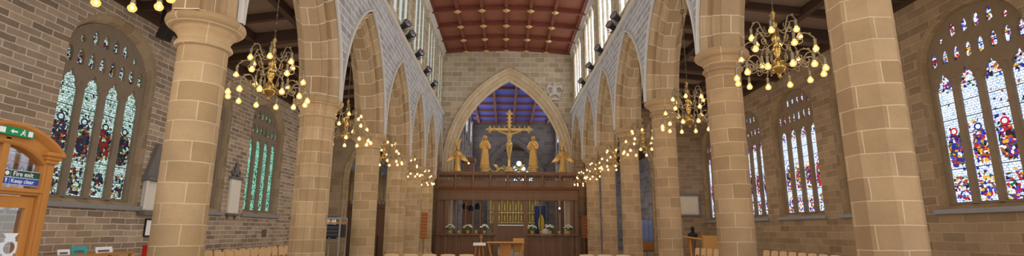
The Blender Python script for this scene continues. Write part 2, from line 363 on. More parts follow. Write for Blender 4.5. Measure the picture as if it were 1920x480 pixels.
# ---- columns
def quatre(t): return 1+.20*abs(cos(2*t))**.6-.07*(1 if abs(((t*4/PI)%2)-1)>.82 else 0)
def column(X,y,zs,kind,r,mat,label):
    t=thing('stone_column',label,'column',(X,y,0))
    seg={'round':40,'oct':8,'clus':64}[kind]; rf=quatre if kind=='clus' else None; ph=PI/8 if kind=='oct' else 0; sm=kind=='round'
    if kind=='oct': r=r/cos(PI/8)*.98
    if kind=='clus': r*=.89
    z0=zs-.42; zs0=zs; zs=zs+.03
    MB().lathe([(r,.45),(r,z0)],seg,rf=rf,smooth=sm,phase=ph,uvr=r,cap=False).build('shaft',mat,t)
    c=[(r,-.46),(r+.03,-.44),(r+.055,-.41),(r+.045,-.38),(r+.01,-.365),(r+.015,-.30),(r+.05,-.235),(r+.08,-.205),(r+.075,-.175),(r+.10,-.17),(r+.15,-.155),(r+.185,-.12),(r+.197,-.08),(r+.187,-.04),(r+.16,-.012),(r+.155,0)]
    if kind=='clus': c=[(r+(q-r)*.7,z) for q,z in c]
    MB().lathe([(a,zs+b) for a,b in c],seg,rf=rf,smooth=sm,phase=ph,uvr=r).build('capital',mat,t)
    b=[(r+.2,0),(r+.2,.2),(r+.14,.24),(r+.14,.3),(r+.06,.36),(r+.05,.4),(r,.45)]
    MB().lathe(b,seg,rf=rf,smooth=sm,phase=ph,uvr=r).build('base',mat,t)
    return t
kl=['clus','round','clus','round','clus','round','clus']
for i,y in enumerate(YL):
    if i==0: continue
    column(XL,y,ZL,kl[i],.315 if i==1 else .365,M['col'],['','large round stone column beside the oak porch and fire exit sign','clustered stone column beside the flight case, next past the big round one','round stone column just past the flight case, third in that arcade','clustered stone column fourth along the arcade with the oak porch','round stone column fifth along the arcade with the oak porch','clustered stone column nearest the rood screen in the porch side arcade'][i])
kr=['round','oct','round','round','oct','round','oct']
for i,y in enumerate(YR):
    if i==0: continue
    column(XR,y,ZR,kr[i],(.345,.35,.33,.325,.325,.325)[i-1],M['colR'],['','huge eight-sided stone column in front of the large bright stained window','round stone column between the big chandelier and the wooden reading desk','round stone column beside the white wall tablet and reading desk','eight-sided stone column fourth along the arcade opposite the porch','round stone column fifth along the arcade opposite the porch','eight-sided stone column closest to the rood screen opposite the porch'][i])
# responds against the east wall
for X,zs,mat,f in ((XL,ZL,M['col'],1),(XR,ZR,M['colR'],-1)):
    mb=MB(); mb.lathe([(.36,0),(.36,zs-.4),(.42,zs-.38),(.38,zs-.3),(.5,zs-.08),(.5,zs)],24,(X,EAST-.15,0),uvr=.36); struct(mb.build(trim(),mat))
# ---- clerestory walls
def clerestory(Xf,d,cols,z0,z1,gm,name,i0=1,yend=EAST,sm=None):
    global wn
    sm=sm or M['cler']; ys=cols+[yend]; holes=[]
    for i in range(i0,len(ys)-1):
        c=(ys[i]+ys[i+1])/2
        for k in (-.92,0,.92):
            w=.41; zt=z1-.9
            holes.append([(c+k-w,z0+.75),(c+k+w,z0+.75),(c+k+w,zt),(c+k+w*.8,zt+.25),(c+k+w*.45,zt+.42),(c+k,zt+.5),(c+k-w*.45,zt+.42),(c+k-w*.8,zt+.25),(c+k-w,zt)])
    mb=MB(); mb.plate([(ys[0],z0),(ys[-1],z0),(ys[-1],z1),(ys[0],z1)],holes,lambda a,b,dd:(Xf+d*dd,a,b),.13)
    struct(mb.build(name,sm))
    for i in range(i0,len(ys)-1):
        wn+=1; root=structroot('window_%d'%wn)
        for h in holes[(i-i0)*3:(i-i0+1)*3]:
            y0,y1=h[0][0],h[1][0]
            MB().poly([(Xf+d*.09,a,b) for a,b in h],[((a-y0)/(y1-y0),b-h[0][1]) for a,b in h]).build('glass_light',gm,root,recalc=False)
    for i,y in enumerate(ys[:-1]):
        mb=MB(); mb.lathe([(.10,z0),(.10,z1-.5),(.16,z1-.45),(.11,z1-.38),(.2,z1-.15),(.2,z1)],16,(Xf,y,0),uvr=.12); struct(mb.build(trim(),sm))
wn=0
clerestory(-4.02,-1,YL,8.62,13.0,M['cleargl2'],'wall_left_clerestory')
clerestory(4.27,1,YR,8.80,13.0,M['cleargl'],'wall_right_clerestory')
# ---- nave ceiling
root=structroot('ceiling')
zc=lambda x:12.86+.22*(1-(min(abs(x),3.9)/3.9)**2)
xs=[-4.4+8.9*i/14 for i in range(15)]
mb=MB(); mb.quads([[(x,y,zc(x)+.16) for x in xs] for y in (2,EAST+.3)]); mb.build('panels',M['panel'],root,recalc=False)
by=[24.48+2.02*k for k in range(-9,4)]
bx=[-2.58,-1.29,0,1.29,2.58]
for y in by:
    mb=MB(); top=[(x,zc(x)+.17) for x in xs]; bot=[(x,zc(x)-.10) for x in xs]
    mb.quads([[(x,y-.1,z) for x,z in top],[(x,y-.09,z) for x,z in bot],[(x,y+.09,z) for x,z in bot],[(x,y+.1,z) for x,z in top]]); mb.build('beam',M['beam'],root)
for x in bx+[-3.85,4.0]:
    z=zc(x); MB().box(x-.085,2,z-.05,x+.085,EAST,z+.17).build('beam',M['beam'],root)
boss=None
for y in by[5:]:
    for x in bx:
        if boss is None:
            mb=MB(); rf=lambda t:1+.18*cos(4*t)
            mb.lathe([(.08,.06),(.15,.05),(.18,.02),(.16,-.02),(.11,-.035),(.09,-.07),(.03,-.09)],24,rf=rf)
            boss=mb.build('boss',M['paleg'],root); o=boss
        else: o=boss.copy(); COL.objects.link(o); o.parent=root
        o.location=(x,y,zc(x)-.13)
for X,d in ((-4.02,1),(4.27,-1)):
    mb=MB(); pr=[(0,-.3),(.06,-.28),(.1,-.2),(.1,-.1),(.2,-.04),(.2,.12)]
    mb.quads([[(X+d*a,y,12.86+b) for a,b in pr] for y in (2,EAST)]); struct(mb.build(trim(),M['hood']))
# ---- aisle walls with windows
def superell(h,r,n=16,p=2.3):
    P=[]
    for i in range(n+1):
        t=PI*i/n; cx,sz=cos(t),sin(t)
        P.append((h*(abs(cx)**(2/p))*(1 if cx>=0 else -1), r*(sz**(2/p))))
    return P      # from +h over the top to -h
def light_head(w,z0,zs,hh):
    return [(w,z0),(w,zs),(w*.93,zs+hh*.22),(w*.66,zs+hh*.36),(w*.74,zs+hh*.5),(w*.5,zs+hh*.68),(w*.26,zs+hh*.72),(w*.2,zs+hh*.86),(0,zs+hh),(-w*.2,zs+hh*.86),(-w*.26,zs+hh*.72),(-w*.5,zs+hh*.68),(-w*.74,zs+hh*.5),(-w*.66,zs+hh*.36),(-w*.93,zs+hh*.22),(-w,zs),(-w,z0)]
def small_head(w,z0,z1):
    m=z1-(z1-z0)*.4
    return [(w,z0+.05),(w,m),(w*.6,m+(z1-m)*.6),(0,z1),(-w*.6,m+(z1-m)*.6),(-w,m),(-w,z0+.05),(0,z0)]
def aisle_wall(Xw,d,ya,yb,ztop,centers,dz,ho,wallmat,revmat,tracmat,glasses,name):
    global wn
    sp_o,ra_o=5.75+dz*.5,1.2; hi=1.38; sp_i,ra_i=5.5+dz*.9,1.22
    out=[(ho,2.18)]+[(a,sp_o+b) for a,b in superell(ho,ra_o,16,2.05)]+[(-ho,2.18)]
    inn=[(hi,2.30)]+[(a,sp_i+b) for a,b in superell(hi,ra_i,16,2.05)]+[(-hi,2.30)]
    mb=MB(); mb.plate([(ya,0),(yb,0),(yb,ztop),(ya,ztop)],[[(c+a,b) for a,b in out] for c in centers],lambda a,b,dd:(Xw,a,b),0)
    struct(mb.build(name,wallmat))
    lights=[]
    for k in (-1.5,-.5,.5,1.5): lights.append((k*.66,light_head(.25,2.34,4.80+dz*.85,.52)))
    for k in range(8): lights.append(((k-3.5)*.33,small_head(.095,5.43+dz,5.86+dz)))
    for k in range(4): lights.append(((k-1.5)*.33,small_head(.095,6.06+dz*1.05,6.45+dz*1.05)))
    for k in (-1,1): lights.append((k*.86,small_head(.07,6.0+dz,6.20+dz)))
    for wi,c in enumerate(centers):
        wn+=1; root=structroot('window_%d'%wn); gm=glasses[wi]
        mid=[]
        for (a,b),(a2,b2) in zip(out,inn): mid.append(((a*.42+a2*.58),(b*.42+b2*.58)))
        rows=[[(Xw,c+a,b) for a,b in out],[(Xw+d*.07,c+a*.985,b-.012) for a,b in out],[(Xw+d*.10,c+a,b) for a,b in mid],[(Xw+d*.26,c+a,b) for a,b in inn]]
        L=[0]
        for i in range(1,len(out)): L.append(L[-1]+math.dist(out[i],out[i-1]))
        MB().quads(rows,False,lambda i,j:((0,.2,.4,.75)[i],L[j%len(L)])).build('reveal',revmat,root)
        # sloping sill inside the reveal
        MB().quads([[(Xw-d*.02,c-ho-.1,2.13),(Xw-d*.02,c+ho+.1,2.13)],[(Xw+d*.005,c-ho-.1,2.17),(Xw+d*.005,c+ho+.1,2.17)],[(Xw+d*.3,c-ho-.1,2.335),(Xw+d*.3,c+ho+.1,2.335)]]).build('inner_sill',revmat,root)
        MB().bev(min(Xw-d*.10,Xw+d*.02),c-ho-.12,2.06,max(Xw-d*.10,Xw+d*.02),c+ho+.12,2.18,.02).build('sill',M['sill'],root)
        holes=[[(c+k+a,b) for a,b in sh] for k,sh in lights]
        MB().plate([(c+a,b) for a,b in inn],holes,lambda a,b,dd:(Xw+d*(.22+dd),a,b),.14).build('tracery',tracmat,root)
        for k,sh in lights[:4]:
            pass
        for k in (-1,0,1):   # moulded mullion fronts
            mb=MB(); y=c+k*.66
            mb.quads([[(Xw+d*.22,y-.07,z),(Xw+d*.15,y-.02,z),(Xw+d*.15,y+.02,z),(Xw+d*.22,y+.07,z)] for z in (2.31,5.0+dz)]); mb.build('mullion',tracmat,root)
        for k,sh in lights:
            w=max(a for a,b in sh)
            MB().poly([(Xw+d*.29,c+k+a,b) for a,b in sh],[((a+w)/(2*w) if w>.2 else .5+a*2,b-2.34) for a,b in sh]).build('stained_glass',gm,root,recalc=False)
aisle_wall(WL,-1,2,AEND,7.9,[12.38,16.45,20.85,25.25],0,1.46,M['greybrick'],M['reveal'],M['trac'],[M['sgL'],M['sgL'],M['sgL2'],M['sgL2']],'wall_left')
aisle_wall(WR,1,4,AEND,8.4,[11.36,15.1,18.95,22.75,26.5],.45,1.44,M['brownwall'],M['revealR'],M['tracR'],[M['sgR']]*5,'wall_right')
# ---- aisle roofs
for sgn,Xw,Xi,zw,zi,ya in ((-1,WL,BL,7.42,8.15,2),(1,WR,BR,7.95,8.6,2)):
    root=structroot('ceiling_%s_aisle'%('left' if sgn<0 else 'right'))
    a,b=(Xw,zw),(Xi,zi)
    MB().quads([[(a[0]+sgn*.6,y,a[1]+.06),(b[0]-sgn*.2,y,b[1]+.12)] for y in (ya,AEND)]).build('planks',M['roofwood'],root,recalc=False)
    cols=YL if sgn<0 else YR
    n=int((AEND-ya)/1.38)
    for i in range(n+1):
        y=ya+1.0+i*1.38; h=.12 if i%3 else .26; w=.07 if i%3 else .13
        if y>AEND-.2: break
        MB().add([(a[0],y-w,a[1]-h),(b[0],y-w,b[1]-h),(b[0],y+w,b[1]-h),(a[0],y+w,a[1]-h),(a[0],y-w,a[1]+.1),(b[0],y-w,b[1]+.1),(b[0],y+w,b[1]+.1),(a[0],y+w,a[1]+.1)],[(0,1,2,3),(4,7,6,5),(0,4,5,1),(1,5,6,2),(2,6,7,3),(3,7,4,0)]).build('beam',M['roofbeam'],root)
    for f in (.02,.35,.68,.98):
        x=a[0]+(b[0]-a[0])*f; z=a[1]+(b[1]-a[1])*f; MB().box(x-.1,ya,z-.16,x+.1,AEND,z+.08).build('purlin',M['roofbeam'],root)
# ---- walls closing the aisles, with arches to the chapels
def crosswall(x0,x1,zt,cx,a,zs,h,mat,name,Y=AEND):
    arch=pointed(a,h,0,12)
    loop=[(x0,0),(cx-a,0)]+[(cx+p[0],zs+p[1]) for p in arch]+[(cx+a,0),(x1,0),(x1,zt),(x0,zt)]
    struct(MB().prism([(x,Y,z) for x,z in loop],(0,.6,0)).build(name,mat))
    mb=MB(); pr=[(-.05,-.02),(-.05,.05),(0,.08),(.1,.14),(.2,.16),(.3,.18)]
    arch_mould(mb,a+.12,h+.12,pr,lambda y,z,d:(cx+y,Y+d,zs+z))
    for s in (-1,1): mb.quads([[(cx+s*(a+.12-k),Y+d,z) for d,k in pr] for z in (0,zs)])
    struct(mb.build(trim(),M['arch']))
crosswall(-10.2,BL+.1,8.4,-7.1,1.78,4.4,2.5,M['reveal'],'wall_left_end')
crosswall(BR-.1,11.4,8.9,6.85,1.55,4.9,2.3,M['brownwall'],'wall_right_end')
# chapels beyond (dim)
for nm,x0,x1 in (('left',-10.2,-5.2),('right',5.4,11.4)):
    mb=MB(); mb.quads([[(x0,AEND+.6,0),(x0,AEND+.6,7.5)],[(x0,44,0),(x0,44,7.5)],[(x1,44,0),(x1,44,7.5)],[(x1,AEND+.6,0),(x1,AEND+.6,7.5)]]); struct(mb.build('wall_%s_chapel'%nm,M['chancel'],recalc=False))
    mb=MB(); mb.poly([(x0,AEND+.6,7.5),(x1,AEND+.6,7.5),(x1,44,7.5),(x0,44,7.5)]); struct(mb.build('ceiling_%s_chapel'%nm,M['roofbeam']))
# ---- east wall and chancel arch
CX=.22; a=4.08; zs=5.4; h=6.42
PE=[(d,k*.8) for d,k in [(-.10,-.06),(-.12,0),(-.10,.05),(0,.08),(0,.18),(.06,.22),(.12,.32),(.20,.33),(.20,.42),(.28,.46),(.34,.56),(.45,.58),(.45,.66),(.55,.74),(.9,.74)]]
arch=pointed(a-.04,h-.05,0,20)
loop=[(-5.2,0),(CX-a+.04,0)]+[(CX+p[0],zs+p[1]) for p in arch]+[(CX+a-.04,0),(5.4,0),(5.4,13.3),(-5.2,13.3)]
struct(MB().prism([(x,EAST,z) for x,z in loop],(0,.9,0)).build('wall_back',M['eastwall']))
mb=MB(); arch_mould(mb,a,h,PE,lambda y,z,d:(CX+y,EAST+d,zs+z),24)
for s in (-1,1): mb.quads([[(CX+s*(a-k),EAST+d,z) for d,k in PE] for z in (0,zs)])
struct(mb.build(trim(),M['bigarch']))
# ------------------------------------------------------------------ chancel beyond the arch
CL,CR=-3.05,4.65
ych=[31.9,36.6,41.3]
arcade('CL',CL,CL-.8,ych,4.9,8.0,8.5,M['chancel'],M['chancel'],45.9,'wall_left_chancel',M['chancel'])
clerestory(CL-.05,-1,ych,8.5,11.7,M['chfill'],'wall_left_chancel_added_clerestory',0,45.9,M['chancel'])  # glowing upper windows added on both sides to light the chancel
clerestory(CR+.05,1,ych,8.5,11.7,M['chfill'],'wall_right_chancel_added_clerestory',0,45.9,M['chancel'])
arcade('CR',CR,CR+.8,ych,4.9,8.0,8.5,M['chancel'],M['chancel'],45.9,'wall_right_chancel',M['chancel'])
for X in (CL-.4,CR+.4):
    for i,y in enumerate(ych):
        column(X,y,4.9,'clus',.42,M['chancel'],'clustered grey chancel column, %s behind the rood screen, %s statue side'%(ORD[i],'veiled' if X<0 else 'bareheaded'))
for X,d in ((CL,1),(CR,-1)):       # slender wall shafts rising to the roof
    for y in ych+[34.2,38.9,43.6]:
        mb=MB()
        for k in (-.16,0,.16): mb.lathe([(.08,5.2),(.08,10.8),(.14,11.0),(.14,11.15)],12,(X+d*.04,y+k,0),uvr=.08)
        struct(mb.build(trim(),M['chancel']))
root=structroot('ceiling_chancel')
MB().poly([(CL-.2,31.4,11.62),(CR+.2,31.4,11.62),(CR+.2,46.2,11.62),(CL-.2,46.2,11.62)]).build('panels',M['blue'],root,recalc=False)
for k in range(7):
    y=31.9+k*2.25; MB().box(CL-.1,y-.06,11.42,CR+.1,y+.06,11.62).build('beam',M['bluebeam'],root)
for x in (-2.45,-.85,.75,2.35,3.95): MB().box(x-.09,31.4,11.38,x+.09,46,11.62).build('beam',M['bluebeam'],root)
def archwall(name,x0,x1,zt,cx,a,zs,h,mat,Y,th):
    arch=pointed(a,h,0,14); loop=[(x0,0),(cx-a,0)]+[(cx+p[0],zs+p[1]) for p in arch]+[(cx+a,0),(x1,0),(x1,zt),(x0,zt)]
    struct(MB().prism([(x,Y,z) for x,z in loop],(0,th,0)).build(name,mat))
    mb=MB(); pr=[(-.12,-.25),(-.16,-.1),(-.1,.02),(0,.05),(.1,.14),(.3,.18)]
    arch_mould(mb,a,h,pr,lambda y,z,d:(cx+y,Y+d,zs+z))
    for s in (-1,1): mb.quads([[(cx+s*(a-k),Y+d,z) for d,k in pr] for z in (0,zs)])
    struct(mb.build(trim(),mat))
archwall('wall_back_chancel',-4.2,5.6,11.9,.9,2.7,5.6,4.2,M['shaded'],46,.6)  # unlit look of this wall comes from its darkened stone colour
# retro-choir and the east window
mb=MB(); mb.quads([[(-3,46.6,0),(-3,46.6,9.6)],[(-3,56,0),(-3,56,9.6)]]); mb.quads([[(5.2,46.6,0),(5.2,46.6,9.6)],[(5.2,56,0),(5.2,56,9.6)]]); struct(mb.build('wall_retrochoir',M['chancel'],recalc=False))
mb=MB(); mb.quads([[(-3+8.2*i/12,y,9.4+1.0*sin(PI*i/12)) for i in range(13)] for y in (46.6,56)]); struct(mb.build('ceiling_retrochoir',M['roofbeam'],recalc=False))
wx=1.55; o2=pointed(1.75,2.6,0,12)
outl=[(wx-1.75,3.8)]+[(wx+p[0],6.9+p[1]) for p in o2]+[(wx+1.75,3.8)]
mb=MB(); mb.plate([(-3.2,0),(5.4,0),(5.4,10.6),(-3.2,10.6)],[outl],lambda a,b,d:(a,55+d,b),.5); struct(mb.build('wall_retrochoir_end',M['chancel']))
wn+=1; root=structroot('window_%d'%wn); H=[]
for k in (-1.5,-.5,.5,1.5): H.append([(wx+k*.84+a,b) for a,b in light_head(.34,3.9,6.7,.6)])
circ=lambda x,z,r:[(x+r*cos(2*PI*i/12),z+r*sin(2*PI*i/12)) for i in range(12)]
H+= [circ(wx+x,z,r) for x,z,r in ((-.84,7.75,.34),(.84,7.75,.34),(0,7.66,.38),(-.45,8.33,.27),(.45,8.33,.27),(0,8.9,.3),(-1.33,7.35,.17),(1.33,7.35,.17))]
MB().plate(outl,H,lambda a,b,d:(a,55.1+d,b),.2).build('tracery',M['chancel'],root)
for h in H:
    x0=min(a for a,b in h); x1=max(a for a,b in h); MB().poly([(a,55.22,b) for a,b in h],[((a-x0)/(x1-x0),b-3.9) for a,b in h]).build('stained_glass',M['sgE'],root,recalc=False)
# gilded reredos behind the altar
t=thing('reredos','tall gilded altarpiece with niches seen through the middle of the rood screen','altarpiece',(.75,45.3,0))
MB().box(-2.1,0,0,2.1,.5,1.55).build('base',M['gilded'],t)
MB().bev(-1.9,-.35,1.55,1.9,.4,2.1,.03).build('ledge',M['darkoak'],t)
mb=MB()
for z in (2.2,3.1,4.25): mb.bev(-2.1,-.06,z,2.1,.45,z+.12,.03)
for k in range(9):
    x=-2.0+k*.5; mb.lathe([(.06,2.2),(.05,2.3),(.05,4.2),(.08,4.3),(.05,4.6),(.01,4.9)],8,(x,0,0))
mb.build('tracery_frame',M['paleg'],t)
MB().box(-2.1,.2,2.1,2.1,.45,4.6).build('back_panel',M['gilded'],t)
for k in range(8):
    for z in (2.35,3.28):
        mb=MB(); x=-1.75+k*.5; mb.lathe([(.12,z),(.11,z+.2),(.09,z+.4),(.11,z+.52),(.04,z+.6)],10,(x,.08,0)); mb.ball((x,.06,z+.67),.075,8,6); mb.build('niche_figure',M['paleg'],t)
t=thing('altar','altar with white linen top in front of the gilded altarpiece','altar',(.75,44.2,0))
MB().bev(-1.3,-.4,.2,1.3,.4,2.0,.02).build('frontal',M['darkoak'],t)
MB().bev(-1.4,-.45,2.0,1.4,.45,2.08,.02).build('linen_cloth',M['white'],t)
MB().box(-1.6,-.7,0,1.6,.6,.2).build('step',M['chancel'],t)
# ------------------------------------------------------------------ rood screen
SX0,SX1,SY=-3.98,4.32,29.75
t=thing('rood_screen','dark carved oak rood screen with a railed loft under the chancel arch','screen',(.2,SY,0))
D=M['darkoak']; ST=t
def part(mb,name,mat=D,par=None,world=True):
    o=mb.build(name,mat,par or ST)
    if world and par is None:
        for v in o.data.vertices: v.co-=Vector(ST.location)
    return o
for x0,x1 in ((SX0,-.52),(1.24,SX1)):
    mb=MB(); mb.box(x0,SY-.03,0,x1,SY+.05,1.30); mb.bev(x0,SY-.30,1.32,x1,SY+.12,1.40,.02); mb.bev(x0,SY-.08,.0,x1,SY+.1,.18,.02); mb.bev(x0,SY-.06,1.02,x1,SY+.08,1.10,.015)
    n=9
    for i in range(n+1):
        x=x0+(x1-x0)*i/n; wd=.05 if i%3 else .11; mb.bev(x-wd,SY-.075,.15,x+wd,SY+.08,1.3,.012)
    part(mb,'lower_panel')
for x in (SX0+.1,-3.42,-.52,1.24,3.95,SX1-.1):
    wd=.1 if x not in (-.52,1.24) else .13; mb=MB(); mb.bev(x-wd,SY-.12,0,x+wd,SY+.12,3.42,.02); mb.bev(x-wd-.03,SY-.15,0,x+wd+.03,SY+.15,.22,.02); part(mb,'post')
for x0,x1 in ((SX0,-3.42),(3.95,SX1)):
    part(MB().box(x0,SY-.02,1.4,x1,SY+.04,3.4),'side_panel')
for x in (-2.9,-2.3,-1.44,2.1,3.05): part(MB().lathe([(.05,1.4),(.07,1.5),(.045,1.6),(.04,3.0),(.06,3.1),(.05,3.4)],12,(x,SY,0)),'mullion')
mb=MB(); mb.bev(SX0,SY-.16,3.35,SX1,SY+.2,3.88,.03); mb.bev(SX0,SY-.2,3.34,SX1,SY+.2,3.42,.02); mb.bev(SX0,SY-.19,3.80,SX1,SY+.2,3.9,.02); part(mb,'beam')
mb=MB(); pr=[(-.18,3.88),(-.22,3.92),(-.34,4.0),(-.44,4.08),(-.46,4.14),(0.3,4.14)]
mb.quads([[(x,SY+a,b) for a,b in pr] for x in (SX0,SX1)]); part(mb,'coving',plain('warm_oak',s2l(124,84,60),.5,0,.25,5,.35,(.15,1,1)))
mb=MB(); mb.box(SX0,SY-.44,4.13,SX1,SY+1.6,4.22); part(mb,'loft_floor')
RY=SY-.42
mb=MB(); mb.bev(SX0,RY-.07,4.14,SX1,RY+.07,4.24,.02); mb.box(SX0,RY-.02,4.22,SX1,RY+.02,4.42); mb.bev(SX0,RY-.06,4.40,SX1,RY+.06,4.47,.015); part(mb,'lower_rail')
mb=MB(); mb.bev(SX0,RY-.10,4.85,SX1,RY+.12,4.98,.03); mb.bev(SX0,RY-.06,4.78,SX1,RY+.06,4.86,.015); part(mb,'handrail')
mb=MB(); mb.bev(SX0,SY-.52+.22,4.70,SX1,SY+.16,4.98,.02); part(mb,'rood_beam')
n=64
bal=None
for i in range(n):
    x=SX0+.1+(SX1-SX0-.2)*i/(n-1)
    if bal is None:
        mb=MB(); mb.lathe([(.026,0),(.034,.04),(.02,.09),(.03,.17),(.02,.25),(.028,.31)],8); bal=mb.build('baluster',D,ST); o=bal
    else: o=bal.copy(); COL.objects.link(o); o.parent=ST
    o.location=(x-ST.location.x,RY-ST.location.y,4.47)
for i in range(9):
    x=SX0+.06+(SX1-SX0-.12)*i/8; mb=MB(); mb.lathe([(.01,3.94),(.05,4.02),(.03,4.08),(.065,4.14),(.06,4.3),(.045,4.42),(.065,4.5),(.045,4.62),(.06,4.8),(.06,4.9)],10,(x,RY-.07,0)); part(mb,'turned_post')
# ------------------------------------------------------------------ gilded rood figures
def remesh(o,vs,sm=2):
    m=o.modifiers.new('r','REMESH'); m.mode='VOXEL'; m.voxel_size=vs; m.use_smooth_shade=True
    if sm: s=o.modifiers.new('s','SMOOTH'); s.iterations=sm; s.factor=.5
def hand(mb,p,d,up,s=1.0):
    p=Vector(p); d=Vector(d).normalized(); up=Vector(up); side=d.cross(up).normalized(); up=side.cross(d)
    mb.tube([p,p+d*.05*s,p+d*.09*s],[.03*s,.04*s,.036*s],8)
    for k,l in ((-1.5,.06),(-.5,.08),(.5,.075),(1.5,.055)):
        q=p+d*.085*s+side*(k*.02*s); mb.tube([q,q+d*l*.5*s,q+d*l*s-up*.015*s],.0105*s,6)
    q=p+d*.03*s+side*.03*s; mb.tube([q,q+side*.03*s+d*.03*s,q+side*.035*s+d*.06*s],.011*s,6)
def headm(mb,c,s=1,tilt=0):
    c=Vector(c); R=Matrix.Rotation(tilt,3,'Y')
    mb.ball(c,.1*s,14,10,(.86,1,1.2),R)
    f=lambda x,y,z:c+R@Vector((x*s,y*s,z*s))
    mb.ball(f(0,-.03,-.07),.06*s,10,6,(.9,1,.9)); mb.tube([f(0,-.095,.02),f(0,-.125,-.02),f(0,-.1,-.03)],[.012*s,.02*s,.012*s],6)
    mb.tube([f(-.025,-.09,-.055),f(.025,-.09,-.055)],.012*s,6)
    for k in(-1,1): mb.ball(f(k*.036,-.085,.012),.017*s,6,4); mb.ball(f(k*.088,.005,-.005),.025*s,6,4,(.4,.7,1.1))
    mb.tube([f(0,.01,-.08),f(0,.015,-.2)],[.055*s,.06*s],8)
def robed(loc,rz,label,h,kind,mat,group=None):
    t=thing('gilded_statue' if mat is M['gilt'] else 'statue',label,'statue',loc,rz,group); s=h/1.95
    mb=MB(); prof=[(.27,0),(.27,.06),(.24,.35),(.21,.7),(.19,.95),(.20,1.2),(.225,1.4),(.20,1.53),(.10,1.62)]
    Sy=Matrix.Diagonal((1,.72,1))
    mb.lathe([(r*s,z*s) for r,z in prof],48,rf=lambda q:1+.05*cos(9*q)+.035*cos(14*q+1),M=Sy,cap=True)
    for k in (-1,1): mb.tube([(k*.16*s,.0,1.5*s),(k*.27*s,-.04*s,1.22*s),(k*.25*s,-.13*s,1.08*s)],[.085*s,.10*s,.085*s],10)
    for k in (-1,1):
        e=(k*.25*s,-.13*s,1.08*s)
        if kind=='pray': mb.tube([e,(k*.05*s,-.24*s,1.27*s)],[.075*s,.045*s],10); hand(mb,(k*.025*s,-.24*s,1.29*s),(-k*.15,-.2,1),(k,0,0),s)
        else:
            tgt=(k*.06*s,-.2*s,(1.2+.12*k)*s); mb.tube([e,tgt],[.075*s,.05*s],10); hand(mb,tgt,(-k,-.15,.25),(0,-1,.1),s)
    for k in (-1,1): mb.tube([(k*.08*s,-.14*s,.03*s),(k*.09*s,-.27*s,.025*s)],[.05*s,.035*s],8)     # feet
    for q in range(5):   # falling mantle folds
        x=(-.16+.08*q)*s; mb.tube([(x*.8,-.15*s,1.05*s),(x*1.1,-.165*s,.6*s),(x*1.3,-.19*s,.08*s)],[.02*s,.03*s,.035*s],6)
    headm(mb,(0,-.03*s,1.76*s),s)
    o=mb.build('body',mat,t); remesh(o,.018*s)
    hb=MB()
    if kind=='pray':
        rows=[]
        for a,zz,r in ((0,1.90,.03),(1,1.88,.09),(2,1.80,.125),(3,1.68,.135),(4,1.56,.2),(5,1.42,.235)):
            rows.append([(r*s*sin(-2.2+4.4*i/14)*1.0,r*s*cos(-2.2+4.4*i/14)*.8+.01*s,zz*s) for i in range(15)])
        hb.quads(rows,False,None,True); o=hb.build('veil',mat,t); m=o.modifiers.new('t','SOLIDIFY'); m.thickness=.03*s
    else:
        rows=[]
        for zz,r in ((1.90,.03),(1.885,.08),(1.82,.11),(1.72,.122),(1.62,.12),(1.56,.10)):
            rows.append([(r*s*sin(-2.0+4.0*i/14),r*s*cos(-2.0+4.0*i/14)*1.05+.0*s,zz*s) for i in range(15)])
        hb.quads(rows,False,None,True); o=hb.build('hair',M['darkoak'] if mat is M['marble'] else mat,t); m=o.modifiers.new('t','SOLIDIFY'); m.thickness=.03*s
    return t
LZ=4.98; FY=29.45
def pedestal(x,label):
    t=thing('statue_pedestal',label,'pedestal',(x,FY,4.98)); mb=MB()
    mb.lathe([(.28,0),(.28,.03),(.20,.08),(.22,.18),(.31,.26),(.31,.315)],16); mb.build('plinth',M['paleg'],t); MB().lathe([(.21,.10),(.24,.13),(.21,.16)],16).build('band',M['gilt'],t)
pedestal(-1.22,'gilt pedestal under the hooded praying statue'); pedestal(1.68,'gilt pedestal under the statue opposite the hooded one')
robed((-1.22,FY,5.30),.30,'gilded statue of a veiled robed woman with praying hands beside the crucifix',1.95,'pray',M['gilt'])
robed((1.68,FY,5.30),-.30,'gilded statue of a bareheaded robed man holding hands to chest beside the crucifix',1.93,'hold',M['gilt'])
# crucifix
t=thing('rood_cross','tall gilded cross with trefoil ends standing on the middle of the loft','crucifix',(.24,FY,4.22))
mb=MB(); mb.bev(-.075,-.05,.78,.075,.05,4.32,.015); mb.bev(-1.18,-.05,3.26,1.18,.05,3.42,.015); 
mb.bev(-.1,-.03,3.23,.1,.09,3.45,.02)
mb.build('cross',M['gilt'],t)
def trefoil(cx,cz,dx,dz):
    mb=MB(); px,pz=-dz,dx
    for q in (.13,-.13): mb.ball((cx+px*q,0,cz+pz*q),.085,10,6,(1,.6,1))
    mb.ball((cx+dx*.13,0,cz+dz*.13),.09,10,6,(1,.6,1)); mb.ball((cx,0,cz),.12,12,8,(1,.6,1))
    for q in (.24,-.24): mb.tube([(cx+px*.15*q/.24,0,cz+pz*.15*q/.24),(cx+px*q,0,cz+pz*q)],[.04,.012],6)
    mb.tube([(cx+dx*.18,0,cz+dz*.18),(cx+dx*.30,0,cz+dz*.30)],[.04,.012],6)
    mb.build('trefoil_end',M['paleg'],t)
trefoil(0,4.32,0,1); trefoil(-1.18,3.34,-1,0); trefoil(1.18,3.34,1,0)
for x,z in [(k*q,3.48) for k in (-1,1) for q in (.3,.62,.92)]+[(k*.12,z) for k in (-1,1) for z in (3.6,3.82,4.05)]:
    mb=MB(); mb.ball((x,0,z),.05,8,6,(1,.6,1)); mb.tube([(x,0,z),(x*1.0+(0 if abs(x)>.2 else .07*(1 if x>0 else -1)),0,z+(.09 if abs(x)>.2 else .02))],[.03,.01],6); mb.build('crocket',M['paleg'],t)
